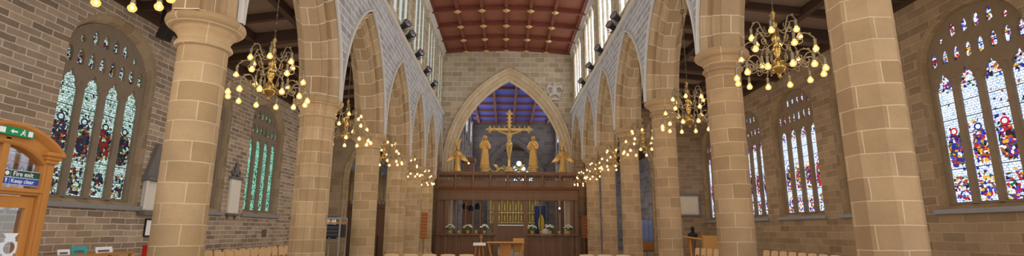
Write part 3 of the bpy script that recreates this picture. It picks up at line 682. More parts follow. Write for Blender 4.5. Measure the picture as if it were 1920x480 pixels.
MB().lathe([(.34,.765),(.34,.80),(.26,.86),(.20,1.0),(.14,1.08)],16).build('pedestal',M['paleg'],t)
t=thing('corpus','gilded figure of a man nailed to the cross with arms outstretched','statue',(.24,FY-.17,5.80)); t.scale=(1.13,1.13,1.13)
mb=MB()
mb.tube([(0,.02,.72),(0,-.01,.82),(0,.0,.98),(0,-.01,1.14),(0,.0,1.27),(0,.02,1.36)],[.12,.115,.105,.145,.155,.08],14)
for k in (-1,1):
    mb.tube([(k*.09,0,1.28),(k*.19,.0,1.31),(k*.47,.05,1.41),(k*.76,.09,1.535)],[.085,.065,.046,.03],10); hand(mb,(k*.76,.09,1.535),(k,.05,.3),(0,-1,0),.95)
    mb.tube([(k*.075,0,.76),(k*.085,-.07,.44),(k*.04,.0,.1)],[.095,.068,.042],10); mb.tube([(k*.04,.0,.1),(k*.03,-.07,.02),(k*.03,-.1,-.03)],[.042,.04,.025],8)
headm(mb,(.04,-.06,1.50),.9,.35)
o=mb.build('body',M['paleg'],t); remesh(o,.014)
MB().lathe([(.10,.56),(.155,.60),(.165,.7),(.14,.80),(.12,.83)],20,(0,-.01,0),rf=lambda q:1+.07*cos(8*q),M=Matrix.Diagonal((1,.85,1))).build('loincloth',M['gilt'],t)
mb=MB(); rows=[]
for zz,r in ((1.60,.03),(1.585,.075),(1.53,.1),(1.46,.105),(1.38,.09)):
    rows.append([(.045+r*sin(-2.1+4.2*i/12),-.05+r*cos(-2.1+4.2*i/12),zz) for i in range(13)])
mb.quads(rows,False,None,True); o=mb.build('hair',M['gilt'],t); m=o.modifiers.new('t','SOLIDIFY'); m.thickness=.02
def wing(mb,p0,p1,wd,bulge,n=10,th=.05):
    p0=Vector(p0); p1=Vector(p1); d=(p1-p0); sd=Vector((-d.z,0,d.x)).normalized()*(1 if wd>0 else -1); rows=[]
    for i in range(n+1):
        f=i/n; c=p0+d*f+Vector((0,bulge*sin(PI*f),0)); w=abs(wd)*(.35+1.0*sin(PI*min(f*1.25,1)*.55))*(1-f**3) +.01
        rows.append([tuple(c+sd*(w*(j/6)) +Vector((0,-.02*((j)%2),0))) for j in range(7)])
    mb.quads(rows,False,None,True); r2=[[tuple(Vector(p)+Vector((0,th,0))) for p in r] for r in rows]; mb.quads(r2,False,None,True)
    for a,b in ((rows,r2),):
        mb.quads([[r[0] for r in a],[r[0] for r in b]]); mb.quads([[r[-1] for r in a],[r[-1] for r in b]]); mb.quads([a[-1],b[-1]]); mb.quads([a[0],b[0]])
def angel(x,rz,label):
    t=thing('gilded_angel',label,'statue',(x,FY,4.22),rz); mb=MB()
    mb.lathe([(.24,.78),(.20,.95),(.16,1.25),(.17,1.5),(.2,1.75),(.19,1.92),(.09,2.02)],32,rf=lambda q:1+.06*cos(8*q),M=Matrix.Diagonal((1,.75,1)))
    for k in (-1,1): mb.tube([(k*.14,0,1.9),(k*.22,-.1,1.68),(k*.05,-.22,1.72)],[.07,.065,.04],8); hand(mb,(k*.03,-.22,1.73),(-k*.2,-.1,1),(k,0,0),1)
    headm(mb,(0,-.04,2.14),1)
    o=mb.build('body',M['gilt'],t); remesh(o,.018)
    MB().lathe([(.27,.765),(.27,.79),(.2,.82)],16).build('pedestal',M['gilt'],t)
    hb=MB(); hb.ball((0,.0,2.18),.115,12,8,(.95,.9,1.05)); hb.build('hair',M['gilt'],t)
    for k in (-1,1):
        w=MB(); wing(w,(k*.05,.12,2.05),(k*.26,.05,2.82),k*.20,.05); w.build('upper_wing',M['paleg'],t)
        w=MB(); wing(w,(k*.1,.10,2.12),(k*.70,-.08,1.34),-k*.27,-.10); w.build('lower_wing',M['gilt'],t)
angel(-2.84,.12,'gilded angel with raised wings on the loft end by the veiled statue')
angel(3.44,-.12,'gilded angel with raised wings on the loft end by the bareheaded statue')
for s,nm in ((-1,'veiled'),(1,'bareheaded')):
    t=thing('gilded_dragon','gold-green carved dragon curling along the loft toward the %s statue'%nm,'carving',(.24+s*.25,FY,4.94)); mb=MB()
    P=[(s*(.0+.95*f),0,.16+.12*sin(f*7.5)) for f in [i/24 for i in range(25)]]
    mb.tube(P,[.03+.05*sin(PI*min(1,i/20)) for i in range(25)],10)
    mb.ball((s*1.0,-.02,.17),.09,10,8,(1.3,.8,.9)); mb.tube([(s*1.05,-.03,.16),(s*1.17,-.03,.11)],[.06,.03],8)
    for q in (.2,.55): mb.tube([(s*q,-.06,.1),(s*q,-.08,-.0)],[.04,.03],6)
    o=mb.build('body',plain('green_gilding_'+nm,s2l(190,176,100),.45,.35,.3,12,.4),t); remesh(o,.02,1)
    w=MB(); wing(w,(s*.45,.0,.2),(s*.72,.02,.5),s*.16,.03); w.build('wing',M['gilt'],t)
    w=MB(); w.tube([(s*.02,0,.2),(s*-.02,0,.36),(s*.1,0,.42),(s*.14,0,.33),(s*.08,0,.3)],[.04,.035,.03,.025,.012],8); w.build('tail',M['gilt'],t)
# ------------------------------------------------------------------ chandeliers
BULB=MB().lathe([(.003,-.068),(.010,-.064),(.015,-.05),(.012,-.036),(.003,-.03)],8).build('bulb',M['bulb'])
ENV=MB().lathe([(.004,-.100),(.032,-.092),(.048,-.066),(.048,-.04),(.028,-.01),(.018,.012)],12).build('bulb_glass',M['bulbglass'])
def armmesh(rt,za,zt):
    mb=MB(); P=[]
    for i in range(17):
        f=i/16; r=.04+(rt-.04)*f; z=za-.10*sin(PI*min(f*1.6,1))*(1 if f<.625 else 0)+ (zt-za)*(f*f*(3-2*f)) + .10*sin(PI*max(0,(f-.45)/.55))
        P.append((r,0,z))
    P+=[(rt+.012,0,zt-.03)]
    mb.tube(P,.011,6)
    c=(rt*.62,za+(zt-za)*.6+.0)
    S=[(c[0]+(.075-.055*i/14)*cos(i*.55+2.4),0,c[1]-.03+(.075-.055*i/14)*sin(i*.55+2.4)) for i in range(15)]; mb.tube(S,[.009]*14+[.014],5)
    mb.ball((rt*.9,0,zt+.075),.022,8,6)
    mb.lathe([(.012,-.02),(.03,-.035),(.022,-.06),(.024,-.12),(.032,-.14),(.02,-.15)],10,(rt+.01,0,zt))
    return mb
def chandelier_proto():
    t=thing('chandelier','x','chandelier')
    mb=MB(); mb.lathe([(.005,0),(.03,.03),(.02,.07),(.05,.10),(.11,.17),(.125,.23),(.10,.29),(.045,.34),(.035,.40),(.06,.45),(.07,.50),(.04,.55),(.03,.62),(.06,.68),(.07,.73),(.04,.78),(.03,.88),(.05,.94),(.055,.98),(.03,1.03),(.022,1.12),(.045,1.17),(.02,1.22),(.012,1.30)],16)
    mb.build('stem',M['brass'],t)
    for n,rt,za,zt,ph in ((12,.66,.30,.24,.13),(6,.55,.66,.62,.3),(6,.38,.90,.93,.75)):
        am=None
        for k in range(n):
            if am is None: am=armmesh(rt,za,zt).build('arm',M['iron'],t); o=am
            else: o=am.copy(); COL.objects.link(o); o.parent=t
            o.rotation_euler=(0,0,ph+2*PI*k/n)
            b=BULB.copy(); COL.objects.link(b); b.parent=o; b.location=(rt+.01,0,zt-.15)
            b=ENV.copy(); COL.objects.link(b); b.parent=o; b.location=(rt+.01,0,zt-.15)
    return t
CH=chandelier_proto(); first=True
def hang(x,y,z0,ztop,label,rz=0):
    global first
    t=CH if first else copytree(CH)
    first=False; t.location=(x,y,z0); t.rotation_euler=(0,0,rz); tag(t,label,'chandelier','chandeliers hanging in the arcade arches')
    mb=MB(); mb.tube([(0,0,1.28),(0,0,ztop-z0-.05)],.009,6)
    for k in range(int((ztop-z0-1.4)/.16)): mb.ball((0,0,1.36+k*.16),.016,6,4,(1,1,2.2))
    mb.lathe([(.05,ztop-z0-.08),(.05,ztop-z0)],10); mb.build('hanging_chain',M['iron'],t)
nl=['lit chandelier partly cut off at the top above the oak porch','lit chandelier hanging between the big round column and the clustered column, brick wall behind','lit chandelier hanging above the flight case','third smaller looking chandelier past the flight case','fourth chandelier along the porch side arcade','last chandelier by the rood screen on the porch side']
for i in range(6):
    y=(YL[i]+YL[i+1])/2
    y=[4.9,8.9,13.4,17.75,21.75,25.9][i]
    hang(XL,y,3.90 if i else 4.12,7.28,nl[i],.1*i)
nr=['','large lit chandelier next to the huge eight-sided column','lit chandelier above the white wall tablet and reading desk','lit chandelier in the third arch from the huge eight-sided column','lit chandelier in the fourth arch from the huge eight-sided column','lit chandelier in the fifth arch from the huge eight-sided column','lit chandelier in the arch beside the rood screen, opposite the porch side']
for i in range(1,7):
    y=[0,7.95,12.1,16.3,20.5,24.5,28.2][i]
    hang(XR,y,4.12,7.84,nr[i],.17*i)
bpy.data.objects.remove(BULB); bpy.data.objects.remove(ENV)
# ------------------------------------------------------------------ floodlights on the string course
M['housing']=plain('enamelled_housing',s2l(62,66,76),.3,.3,.1,9,.5)
def flood(x,y,z,d,label,ang):
    t=thing('floodlight',label,'floodlight',(x,y,z),0,'floodlights on the clerestory ledge')
    R=Matrix.Rotation(ang,3,'Z')@Matrix.Rotation(-.35,3,'X')
    mb=MB(); mb.lathe([(.07,-.22),(.10,-.20),(.11,-.02),(.14,.10),(.155,.14)],14,M=(R@Matrix.Rotation(PI/2,3,'X'))); mb2=[]
    mb.v=[(a,b,c+.24) for a,b,c in mb.v]; mb.build('housing',M['housing'],t); t.scale=(1.12,1.12,1.12)
    l=MB().lathe([(.14,.13),(.10,.15),(.01,.155)],14,M=(R@Matrix.Rotation(PI/2,3,'X')),cap=False); l.v=[(a,b,c+.24) for a,b,c in l.v]; l.build('lens',M['silver'],t)
    y_=MB(); y_.tube([(.0,.0,0),(.0,0,.06),(-.15,0,.1),(-.16,0,.26)],.016,6); y_.tube([(0,0,.06),(.15,0,.1),(.16,0,.26)],.016,6); y_.lathe([(.07,0),(.07,.025)],10); y_.build('yoke',M['iron'],t)
FLR=[(17.5,9.75),(18.7,9.9),(14.6,8.98),(20.4,9.42),(22.9,10.2),(24.9,9.96)]
for i,(y,z) in enumerate([(14.7,8.82),(17.5,8.82),(18.5,8.82),(20.6,8.82),(22.9,8.82),(25.2,8.82)]):
    flood(-3.77,y,z,1,'black floodlight on the porch side clerestory ledge, %s along from the camera'%ORD[i],.9)
for i,y in enumerate([14.3,17.0,17.8,20.3,22.6,25.1]):
    flood(4.02,y,9.0,-1,'black floodlight on the clerestory ledge opposite the porch side, %s along from the camera'%ORD[i],-.9)
# ------------------------------------------------------------------ chairs
def chair_proto():
    t=thing('chair','x','chair'); m=M['chair']
    mb=MB(); mb.bev(-.21,-.21,.43,.21,.21,.465,.012); mb.build('seat',m,t)
    rows=[]
    for z in (.62,.66,.74,.82,.90,.92):
        rows.append([(x,-.20-.05*(z-.46)/.46-.035*(1-(x/.21)**2),z-(.015*(x/.21)**2 if z>.9 else 0)) for x in [-.21+.42*i/8 for i in range(9)]])
    mb.quads(rows,False,None,True); o=mb=None
    mb=MB(); mb.quads(rows,False,None,True); o=mb.build('backrest',m,t); md=o.modifiers.new('t','SOLIDIFY'); md.thickness=.018
    for sx in (-1,1):
        MB().tube([(sx*.19,-.19,0),(sx*.19,-.18,.45),(sx*.195,-.215,.70),(sx*.195,-.235,.88)],[.014,.018,.016,.013],8).build('leg',m,t)
        MB().tube([(sx*.19,.19,0),(sx*.19,.18,.44)],[.014,.018],8).build('leg',m,t)
    MB().bev(-.19,-.19,.36,.19,.19,.43,.01).build('seat_frame',m,t)
    return t
CP=chair_proto(); cfirst=True
def chair(x,y,rz,label,group):
    global cfirst
    c=CP if cfirst else copytree(CP)
    cfirst=False; c.location=(x,y,0); c.rotation_euler=(0,0,rz); tag(c,label,'chair',group)
def nth(i): return ORD[i]
for i in range(15): chair(-9.15+.012*(i%3),16.4+.52*i,-PI/2+.04*(i%2),'pale wooden chair against the grey brick wall, %s from the big round column'%nth(i),'chairs along the grey brick wall')
for i in range(12): chair(-8.35+.015*(i%3),15.6+.52*i,-PI/2,'pale wooden chair in second row from grey brick wall, %s from big round column'%nth(i),'chairs in the second row by the grey brick wall')
for i in range(5): chair(7.95+.05*i,21.6-.52*i,PI/2,'pale wooden chair next to the reading desk, %s from the desk'%nth(i),'chairs by the reading desk')
for i in range(8): chair(9.6+.03*i,19.1-.52*i,PI/2,'pale wooden chair below the stained windows of the brown wall, %s from the white tablet'%nth(i),'chairs along the brown wall')
for i in range(5): chair(-3.25+.54*i,15.1,0,'pale wooden chair in the nave row on the porch side, %s from the arcade'%nth(i),'chairs in the nave')
for i in range(3): chair(3.5-.54*i,15.3,0,'pale wooden chair in the nave row away from the porch, %s from the arcade'%nth(i),'chairs in the nave')
# ------------------------------------------------------------------ tables before the screen
t=thing('altar_table','light oak altar table with slanted legs and a broad centre panel before the screen','table',(.06,27.8,0))
MB().bev(-1.02,-.4,.93,1.02,.4,1.0,.012).build('table_top',M['table'],t)
MB().bev(-.32,-.06,.02,.30,.06,.93,.01).build('centre_panel',M['oak'],t)
for sx in (-1,1):
    for sy in (-1,1):
        MB().tube([(sx*.92,sy*.3,.93),(sx*.72,sy*.3,0)],[.035,.03],4,smooth=False).build('leg',M['table'],t)
    MB().bev(min(sx*.70,sx*.78),-.3,.2,max(sx*.70,sx*.78),.3,.26,.01).build('stretcher',M['table'],t)
t=thing('credence_table','small table under a white cloth beside the light oak altar table','table',(-1.34,27.6,0))
MB().bev(-.30,-.24,.86,.30,.24,.93,.01).build('table_top',M['oak'],t)
mb=MB(); rows=[]
for z,k in ((.94,1.0),(.935,1.06),(.84,1.09),(.80,1.10)):
    rows.append([(.31*k*cx+.008*cos(9*i),.25*k*sy+.008*sin(7*i),z) for i,(cx,sy) in enumerate([(-1,-1),(-.5,-1),(0,-1),(.5,-1),(1,-1),(1,0),(1,1),(0,1),(-1,1),(-1,0)])])
mb.quads(rows,True); mb.poly(rows[0]); mb.build('white_cloth',M['white'],t,recalc=False)
for sx in (-1,1):
    for sy in (-1,1): MB().tube([(sx*.16,sy*.14,.86),(sx*.26,sy*.2,0)],.025,6).build('leg',M['oak'],t)
MB().lathe([(.05,.1),(.06,.3),(.04,.5),(.06,.86)],12).build('centre_column',M['oak'],t)
t=thing('altar_cross','small standing cross on the white cloth of the side table','cross',(-1.26,27.55,.94))
MB().lathe([(.09,0),(.09,.02),(.03,.05),(.02,.08)],12).build('foot',M['table'],t)
mb=MB(); mb.bev(-.018,-.014,.05,.018,.014,.46,.004); mb.bev(-.10,-.014,.29,.10,.014,.33,.004); mb.build('cross',M['table'],t)
t=thing('oak_armchair','light oak armchair behind the altar table near the screen opening','chair',(.78,28.5,0))
MB().bev(-.3,-.25,.42,.3,.25,.48,.015).build('seat',M['table'],t); MB().bev(-.3,-.28,.48,.3,-.23,1.18,.015).build('backrest',M['table'],t)
for sx in (-1,1):
    for sy in (-1,1): MB().bev(sx*.27-.025,sy*.22-.025,0,sx*.27+.025,sy*.22+.025,.68 if sy>0 else .42,.006).build('leg',M['table'],t)
    MB().bev(sx*.28-.03,-.26,.66,sx*.28+.03,.26,.70,.01).build('armrest',M['table'],t)
# ------------------------------------------------------------------ flowers on the screen ledge
def flowers(x,big,label):
    t=thing('flower_pot',label,'flowers',(x,SY-.20,1.40)); 
    MB().lathe([(.05,0),(.075,.01),(.085,.12),(.10,.17),(.09,.18),(.07,.16)],14,cap=True).build('pot',M['pot'],t)
    rnd=random.Random(int(x*100)); n=26 if big else 9; R=.26 if big else .11
    st=MB(); fl=MB()
    for i in range(n):
        a=rnd.uniform(0,2*PI); r=R*sqrt(rnd.random()); z=(.34+.16*(1-(r/R)**2)+rnd.uniform(-.04,.04)) if big else .2+rnd.uniform(0,.08)
        p=(r*cos(a),r*.6*sin(a),z); st.tube([(0,0,.15),(p[0]*.4,p[1]*.4,z*.6),p],.007,4)
        lp=Vector((p[0]*.8,p[1]*.8,z*.72)); st.add([lp,lp+Vector((.05*cos(a+1),.05*sin(a+1),.05)),lp+Vector((.09*cos(a),.09*sin(a),.02)),lp+Vector((.05*cos(a-1),.05*sin(a-1),-.01))],[(0,1,2,3)])
        if big:
            for q in range(6):
                b=q*PI/3; c=Vector(p); fl.ball(c+Vector((.028*cos(b),.02*sin(b),.01)),.022,5,4)
            fl.ball(Vector(p)+Vector((0,0,.012)),.02,5,4)
    st.build('stems',M['leaf'],t)
    if big: fl.build('blossoms',M['petal'],t)
for i,(x,b) in enumerate([(-3.17,1),(-2.66,0),(-2.14,1),(-1.66,0),(-1.17,1)]):
    flowers(x,b,('brass pot of white flowers' if b else 'small brass pot of greenery')+' on the ledge below the veiled statue, %s from the end'%ORD[i])
for i,(x,b) in enumerate([(1.60,1),(2.13,0),(2.65,1),(3.18,0),(3.70,1)]):
    flowers(x,b,('brass pot of white flowers' if b else 'small brass pot of greenery')+' on the screen ledge, %s past the screen doorway'%ORD[i])
# ------------------------------------------------------------------ oak porch with fire exit signs
PX,PC,PW=-5.0,4.98,.50
t=thing('porch','golden oak draught porch with arched glazed top and double doors','porch',(PX,PC,0)); O=M['oak']
def pp(mb,name,mat,par=None): return mb.build(name,mat,par or t)
for s in (-1,1):
    mb=MB(); mb.bev(-.10,s*PW-.055,0,.04,s*PW+.055,2.30,.012); mb.bev(-.10,s*PW-.035,0,.06,s*PW+.035,2.26,.01); pp(mb,'jamb',O)
    mb=MB()
    for k,(z,e) in enumerate(((2.28,.045),(2.32,.06),(2.36,.08))): mb.bev(-.12-e*.2,s*PW-.03-e,z,.02+e,s*PW+.03+e,z+.045,.012)
    pp(mb,'capital',O)
seg=[]
Ra=.84; ha=PW+.07
def archp(r): # segmental arc through springing
    c=2.595-Ra
    am=math.asin(ha/Ra); return [( (r)*sin(-am+2*am*i/24), c+r*cos(-am+2*am*i/24)) for i in range(25)]
prof=[(-.09,-.17),(.03,-.17),(.045,-.15),(.03,-.12),(.03,-.03),(.06,-.01),(.09,.02),(.09,.05),(-.09,.05)]
rows=[[(d,y,z) for y,z in archp(Ra+k)] for d,k in prof]
mb=MB(); mb.quads(rows+[rows[0]],False,None,False); pp(mb,'arched_head',O)
mb=MB(); mb.bev(-.08,-PW,1.93,.03,PW,2.0,.012); mb.bev(-.06,-PW,1.96,.05,PW,1.985,.006); pp(mb,'transom',O)
mb=MB(); mb.bev(-.06,-.035,1.99,.03,.035,2.50,.01); pp(mb,'centre_mullion',O)
ga=[(y,z) for y,z in archp(Ra-.16) if abs(y)<PW-.03]
mb=MB(); mb.poly([(-.02,-PW+.04,2.0)]+[(-.02,y,z) for y,z in ga]+[(-.02,PW-.04,2.0)]); pp(mb,'fanlight_glass',M['glass'])
for s in (-1,1):
    y0,y1=(.006,PW-.058) if s>0 else (-PW+.058,-.006)
    mb=MB()
    mb.bev(-.045,y0,.02,.0,y0+.075,1.92,.008); mb.bev(-.045,y1-.085,.02,.0,y1,1.92,.008); mb.box(-.043,y0+.073,1.80,-.002,y1-.083,1.918); mb.box(-.043,y0+.073,.02,-.002,y1-.083,.9)
    dl=pp(mb,'door_leaf',O)
    pp(MB().poly([(-.022,y0+.07,.88),(-.022,y1-.08,.88),(-.022,y1-.08,1.82),(-.022,y0+.07,1.82)]),'glass_pane',M['glass'],dl)
    # etched cross pattee
    cy,cz=(y0+y1)/2+.05,1.40; R=.145; em=MB()
    for k in range(4):
        a=k*PI/2; pts=[]
        for r,w in ((.07,.06),(.10,.045),(.14,.075),(R,.10),(R,-.10),(.14,-.075),(.10,-.045),(.07,-.06)):
            pts.append((-.018,cy+r*cos(a)-w*sin(a),cz+r*sin(a)+w*cos(a)))
        em.prism(pts,(.004,0,0))
    for k in range(24):
        a0,a1=2*PI*k/24,2*PI*(k+1)/24
        em.add([(-.012,cy+r*cos(a),cz+r*sin(a)) for r,a in ((.06,a0),(.085,a0),(.085,a1),(.06,a1))],[(0,1,2,3)])
    em.build('etched_cross',M['frost'],dl)
    h=MB(); yy=y0+.05 if s>0 else y1-.05; h.tube([(.0,yy,1.0),(.05,yy,1.0),(.05,yy,1.25),(.0,yy,1.25)],.012,8); h.build('handle',M['brass'],dl)
# side and roof of the lobby
for s in (-1,1):
    mb=MB(); mb.box(-4.9,s*PW-.03,0,-.1,s*PW+.03,.9); mb.box(-4.9,s*PW-.04,.9,-.1,s*PW+.04,.98); mb.box(-4.9,s*PW-.04,2.2,-.1,s*PW+.04,2.3)
    for q in (-4.86,-3.3,-1.7,-.14): mb.box(q-.04,s*PW-.04,0,q+.04,s*PW+.04,2.25)
    pp(mb,'side_frame',O)
    pp(MB().poly([(-4.9,s*PW,.95),(-.1,s*PW,.95),(-.1,s*PW,2.22),(-4.9,s*PW,2.22)]),'side_glass',M['glass'])
pp(MB().box(-4.9,-PW-.05,2.26,-.1,PW+.05,2.32),'roof',O)
TXT=Matrix(((0,0,1),(1,0,0),(0,1,0)))
def text(s,size,y,z,x,mat,par,name='lettering'):
    c=bpy.data.curves.new(name,'FONT'); c.body=s; c.size=size; c.align_x='LEFT'; c.extrude=.0008; c.offset=.0006
    c.materials.append(mat); q=bpy.data.objects.new(name,c); COL.objects.link(q); bpy.context.view_layer.update(); me=bpy.data.meshes.new_from_object(q.evaluated_get(bpy.context.evaluated_depsgraph_get())); bpy.data.objects.remove(q); o=bpy.data.objects.new(name,me); COL.objects.link(o); o.parent=par; o.matrix_local=Matrix.Translation((x,y,z))@TXT.to_4x4(); return o
# fire exit / keep clear sign stuck on the fanlight
sg=thing('fire_exit_sign','green and blue Fire exit Keep clear sign stuck on the porch fanlight','sign',(PX,5.025,2.03))
MB().bev(-.012,0,.0,-.006,.42,.15,.002).build('backing',M['paper'],sg)
MB().box(-.0065,.085,.078,-.003,.413,.145).build('green_field',M['dgreen'],sg)
MB().box(-.0065,.085,.005,-.003,.413,.071).build('blue_field',M['sblue'],sg)
MB().box(-.0065,.006,.078,-.003,.079,.145).build('icon_field',M['dgreen'],sg)
MB().box(-.0065,.006,.005,-.003,.079,.071).build('icon_field',M['sblue'],sg)
text('Fire exit',.066,.105,.09,-.0025,M['paper'],sg); text('Keep clear',.058,.095,.02,-.0025,M['paper'],sg)
mb=MB(); mb.lathe([(.022,0),(.022,.002)],16,M=TXT.copy()); mb.v=[(a-.0025,b+.042,c+.112) for a,b,c in mb.v]; mb.box(-.003,.034,.095,.0005,.05,.13); mb.build('flame_icon',M['paper'],sg)
mb=MB(); mb.box(-.003,.038,.014,.0,.047,.022); mb.prism([(-.003,.037,.028),(-.003,.048,.028),(-.003,.051,.062),(-.003,.034,.062)],(.003,0,0)); mb.build('exclamation_icon',M['paper'],sg)
# running man sign on the arched head
sg=thing('exit_sign','green running man exit sign with arrow on the arched porch head','sign',(PX+.05,4.80,2.505)); 
MB().bev(0,0,0,.02,.40,.085,.004).build('panel',M['green'],sg)
mb=MB(); Y=.19; x=.0205
mb.prism([(x,.03,.015),(x,.09,.015),(x,.09,.07),(x,.03,.07)],(.001,0,0))
mb.build('door_icon',M['paper'],sg)
mb=MB(); mb.prism([(x,.14,.042),(x,.17,.065),(x,.17,.05),(x,.215,.05),(x,.215,.034),(x,.17,.034),(x,.17,.019)],(.001,0,0)); mb.build('arrow_icon',M['paper'],sg)
mb=MB(); mb.ball((x,.285,.07),.008,8,6,(.2,1,1)); mb.tube([(x,.28,.06),(x,.272,.04),(x,.258,.028),(x,.25,.013)],.006,6); mb.tube([(x,.272,.04),(x,.288,.03),(x,.30,.014)],.006,6); mb.tube([(x,.262,.05),(x,.28,.057),(x,.297,.045)],.005,6); mb.build('running_man_icon',M['paper'],sg)
mb=MB(); mb.prism([(x,.33,.015),(x,.38,.015),(x,.38,.07),(x,.33,.07)],(.001,0,0)); mb.build('door_icon',M['paper'],sg)
# ------------------------------------------------------------------ wall tablets and small things
t=thing('wall_monument','grey and white wall monument with sloping slate top half hidden behind the column','monument',(WL,14.22,1.95))
MB().bev(0,-.36,.0,.22,.36,.14,.02).build('base',M['slate'],t); MB().bev(0,-.28,.14,.10,.28,.95,.015).build('tablet',M['marble'],t)
for s in (-1,1): MB().lathe([(.05,.14),(.04,.2),(.038,.85),(.055,.95)],12,(.13,s*.29,0)).build('column',M['marble'],t)
MB().bev(0,-.38,.95,.24,.38,1.05,.02).build('cornice',M['slate'],t)
MB().prism([(0,-.34,1.05),(0,.34,1.05),(0,.08,2.0),(0,-.02,2.0)],(.12,0,0)).build('pyramid',M['slate'],t)
t=thing('memorial_tablet','white marble tablet with a dark carved crest between two windows of the grey wall','monument',(WL,18.58,2.1))
MB().bev(0,-.34,.05,.09,.34,1.30,.015).build('tablet',M['marble'],t)
mb=MB(); mb.bev(0,-.40,1.28,.14,.40,1.38,.02); mb.build('cornice',M['slate'],t)
mb=MB(); mb.ball((.06,0,1.62),.16,12,8,(.4,1,1.1)); mb.ball((.05,0,1.84),.09,10,8,(.5,1,1))
for s in (-1,1): mb.tube([(.05,s*.1,1.42),(.05,s*.26,1.5),(.05,s*.24,1.62)],[.06,.05,.03],8)
o=mb.build('crest',M['slate'],t); remesh(o,.02,1)
mb=MB(); mb.bev(0,-.38,-.02,.12,.38,.06,.02); mb.build('shelf',M['slate'],t)
for s in (-1,1): MB().prism([(0,s*.25-.04,-.02),(.1,s*.25-.04,-.02),(0,s*.25-.04,-.18)],(0,.08,0)).build('bracket',M['slate'],t)
t=thing('memorial_tablet','square white tablet in a grey stone frame on the wall beyond the reading desk','monument',(10.3,AEND,2.42))
MB().bev(-.52,-.06,.1,.52,0,1.12,.01).build('tablet',M['cream'],t)
mb=MB()
for a in ((-.62,-.1,0,.62,0,.1),(-.62,-.12,1.12,.62,0,1.24),(-.62,-.1,.1,-.52,0,1.12),(.52,-.1,.1,.62,0,1.12)): mb.bev(*a,.015)
mb.build('frame',M['slate'],t)
mb=MB(); mb.lathe([(.36,-.075),(.36,-.06)],32,M=Matrix.Rotation(PI/2,3,'X')@Matrix.Diagonal((1,.9,1))); mb.v=[(a,b,c+.6) for a,b,c in mb.v]; mb.bev(-.38,-.075,.2,.38,-.06,.58,.004); mb.build('inscription_field',M['cream'],t)
t=thing('picture_frame','small black framed picture low on the grey brick wall beside the big round column','picture',(WL,14.45,1.37))
mb=MB(); 
for a in ((0,-.22,0,.03,.22,.04),(0,-.22,.46,.03,.22,.5),(0,-.22,.04,.03,-.18,.46),(0,.18,.04,.03,.22,.46)): mb.box(*a)
mb.build('frame',M['black'],t); MB().box(0,-.18,.04,.012,.18,.46).build('print',M['paper'],t)
t=thing('wall_mounted_box','red metal box mounted low on the grey brick wall beside the big round column','box',(WL,14.5,.76))
MB().bev(0,-.2,0,.24,.2,.38,.02).build('body',M['red'],t); MB().bev(.23,-.06,.14,.245,.1,.24,.006).build('slot',M['black'],t)
t=thing('ceiling_loudspeaker','dark column loudspeaker mounted high on the brick wall under the aisle roof','loudspeaker',(WL+.62,12.8,6.62))
MB().bev(0,-.14,0,.26,.14,.55,.02,Matrix.Rotation(.3,4,'Y')).build('cabinet',plain('brown_cabinet',s2l(52,44,38),.6),t); MB().box(.02,-.03,.4,.10,.03,.98).build('bracket',M['black'],t); MB().bev(.255,-.11,.04,.27,.11,.5,.004,Matrix.Rotation(.3,4,'Y')).build('grille',M['black'],t)
t=thing('wall_vent','small dark square vent grille in the grey brick wall behind the chairs','vent',(WL,21.3,1.28))
MB().bev(0,-.18,0,.03,.18,.30,.006).build('frame',M['iron'],t); MB().box(.01,-.14,.04,.035,.14,.26).build('grille',M['darkoak'],t)
# leaflets below the window
t=thing('leaflet_table','narrow oak leaflet table against the grey brick wall below the big window','table',(-9.55,11.8,0))
MB().bev(-.3,-1.2,.98,.3,1.2,1.03,.01).build('table_top',M['oak'],t)
for sx in (-1,1):
    for sy in (-1,1): MB().bev(sx*.25-.03,sy*1.1-.03,0,sx*.25+.03,sy*1.1+.03,.98,.006).build('leg',M['oak'],t)
def leaflet(y,w,h,mat,label,x=-9.45):
    t=thing('leaflet',label,'leaflet',(x,y,1.03)); R=Matrix.Rotation(-.25,4,'Y')
    MB().box(0,-w/2,0,.012,w/2,h,R).build('sheet',mat,t); MB().box(.0125,-w*.38,h*.12,.0135,w*.3,h*.5,R).build('picture',M['slate'],t)
    MB().box(-.08,-.03,0,-.0,.03,h*.5).build('easel',M['darkoak'],t)
leaflet(11.15,.30,.12,M['paper'],'small white leaflet standing on the leaflet table beside the teal one'); leaflet(11.55,.42,.17,M['teal'],'teal printed leaflet standing on the leaflet table'); leaflet(12.25,.5,.14,M['paper'],'wide white leaflet standing on the leaflet table apart from the teal one')
# flight case and notice stand
t=thing('flight_case','tall aluminium framed equipment rack with black units behind the clustered column','equipment rack',(-4.85,14.6,0),-.1)
for sx in (-1,1):
    for sy in (-1,1): MB().bev(sx*.24-.02,sy*.22-.02,.12,sx*.24+.02,sy*.22+.02,1.92,.005).build('upright',M['silver'],t)
MB().bev(-.24,-.2,1.38,.24,.22,1.74,.015).build('black_unit',M['black'],t)
mb=MB()
for k in range(3): mb.bev(-.2,-.215,1.42+.1*k,.2,-.2,1.49+.1*k,.004)
mb.build('unit_front',plain('dark_grey_panel',(.05,.05,.055),.4),t)
MB().bev(-.25,-.23,1.88,.25,.23,1.94,.01).build('top',M['silver'],t); MB().bev(-.24,-.22,1.76,.24,.22,1.80,.008).build('shelf',M['oak'],t); MB().bev(-.24,-.22,1.22,.24,.22,1.34,.01).build('mixer',M['iron'],t); MB().bev(-.24,-.22,.12,.24,.22,.2,.01).build('bottom',M['black'],t)
for sx in (-1,1):
    for sy in (-1,1): MB().lathe([(.05,-.02),(.055,0),(.05,.02)],12,(sx*.2,sy*.18,.06),M=Matrix.Rotation(PI/2,3,'X')).build('caster',M['black'],t)
t=thing('notice_stand','black stand holding white sheets of paper beside the equipment rack','stand',(-5.22,15.3,0))
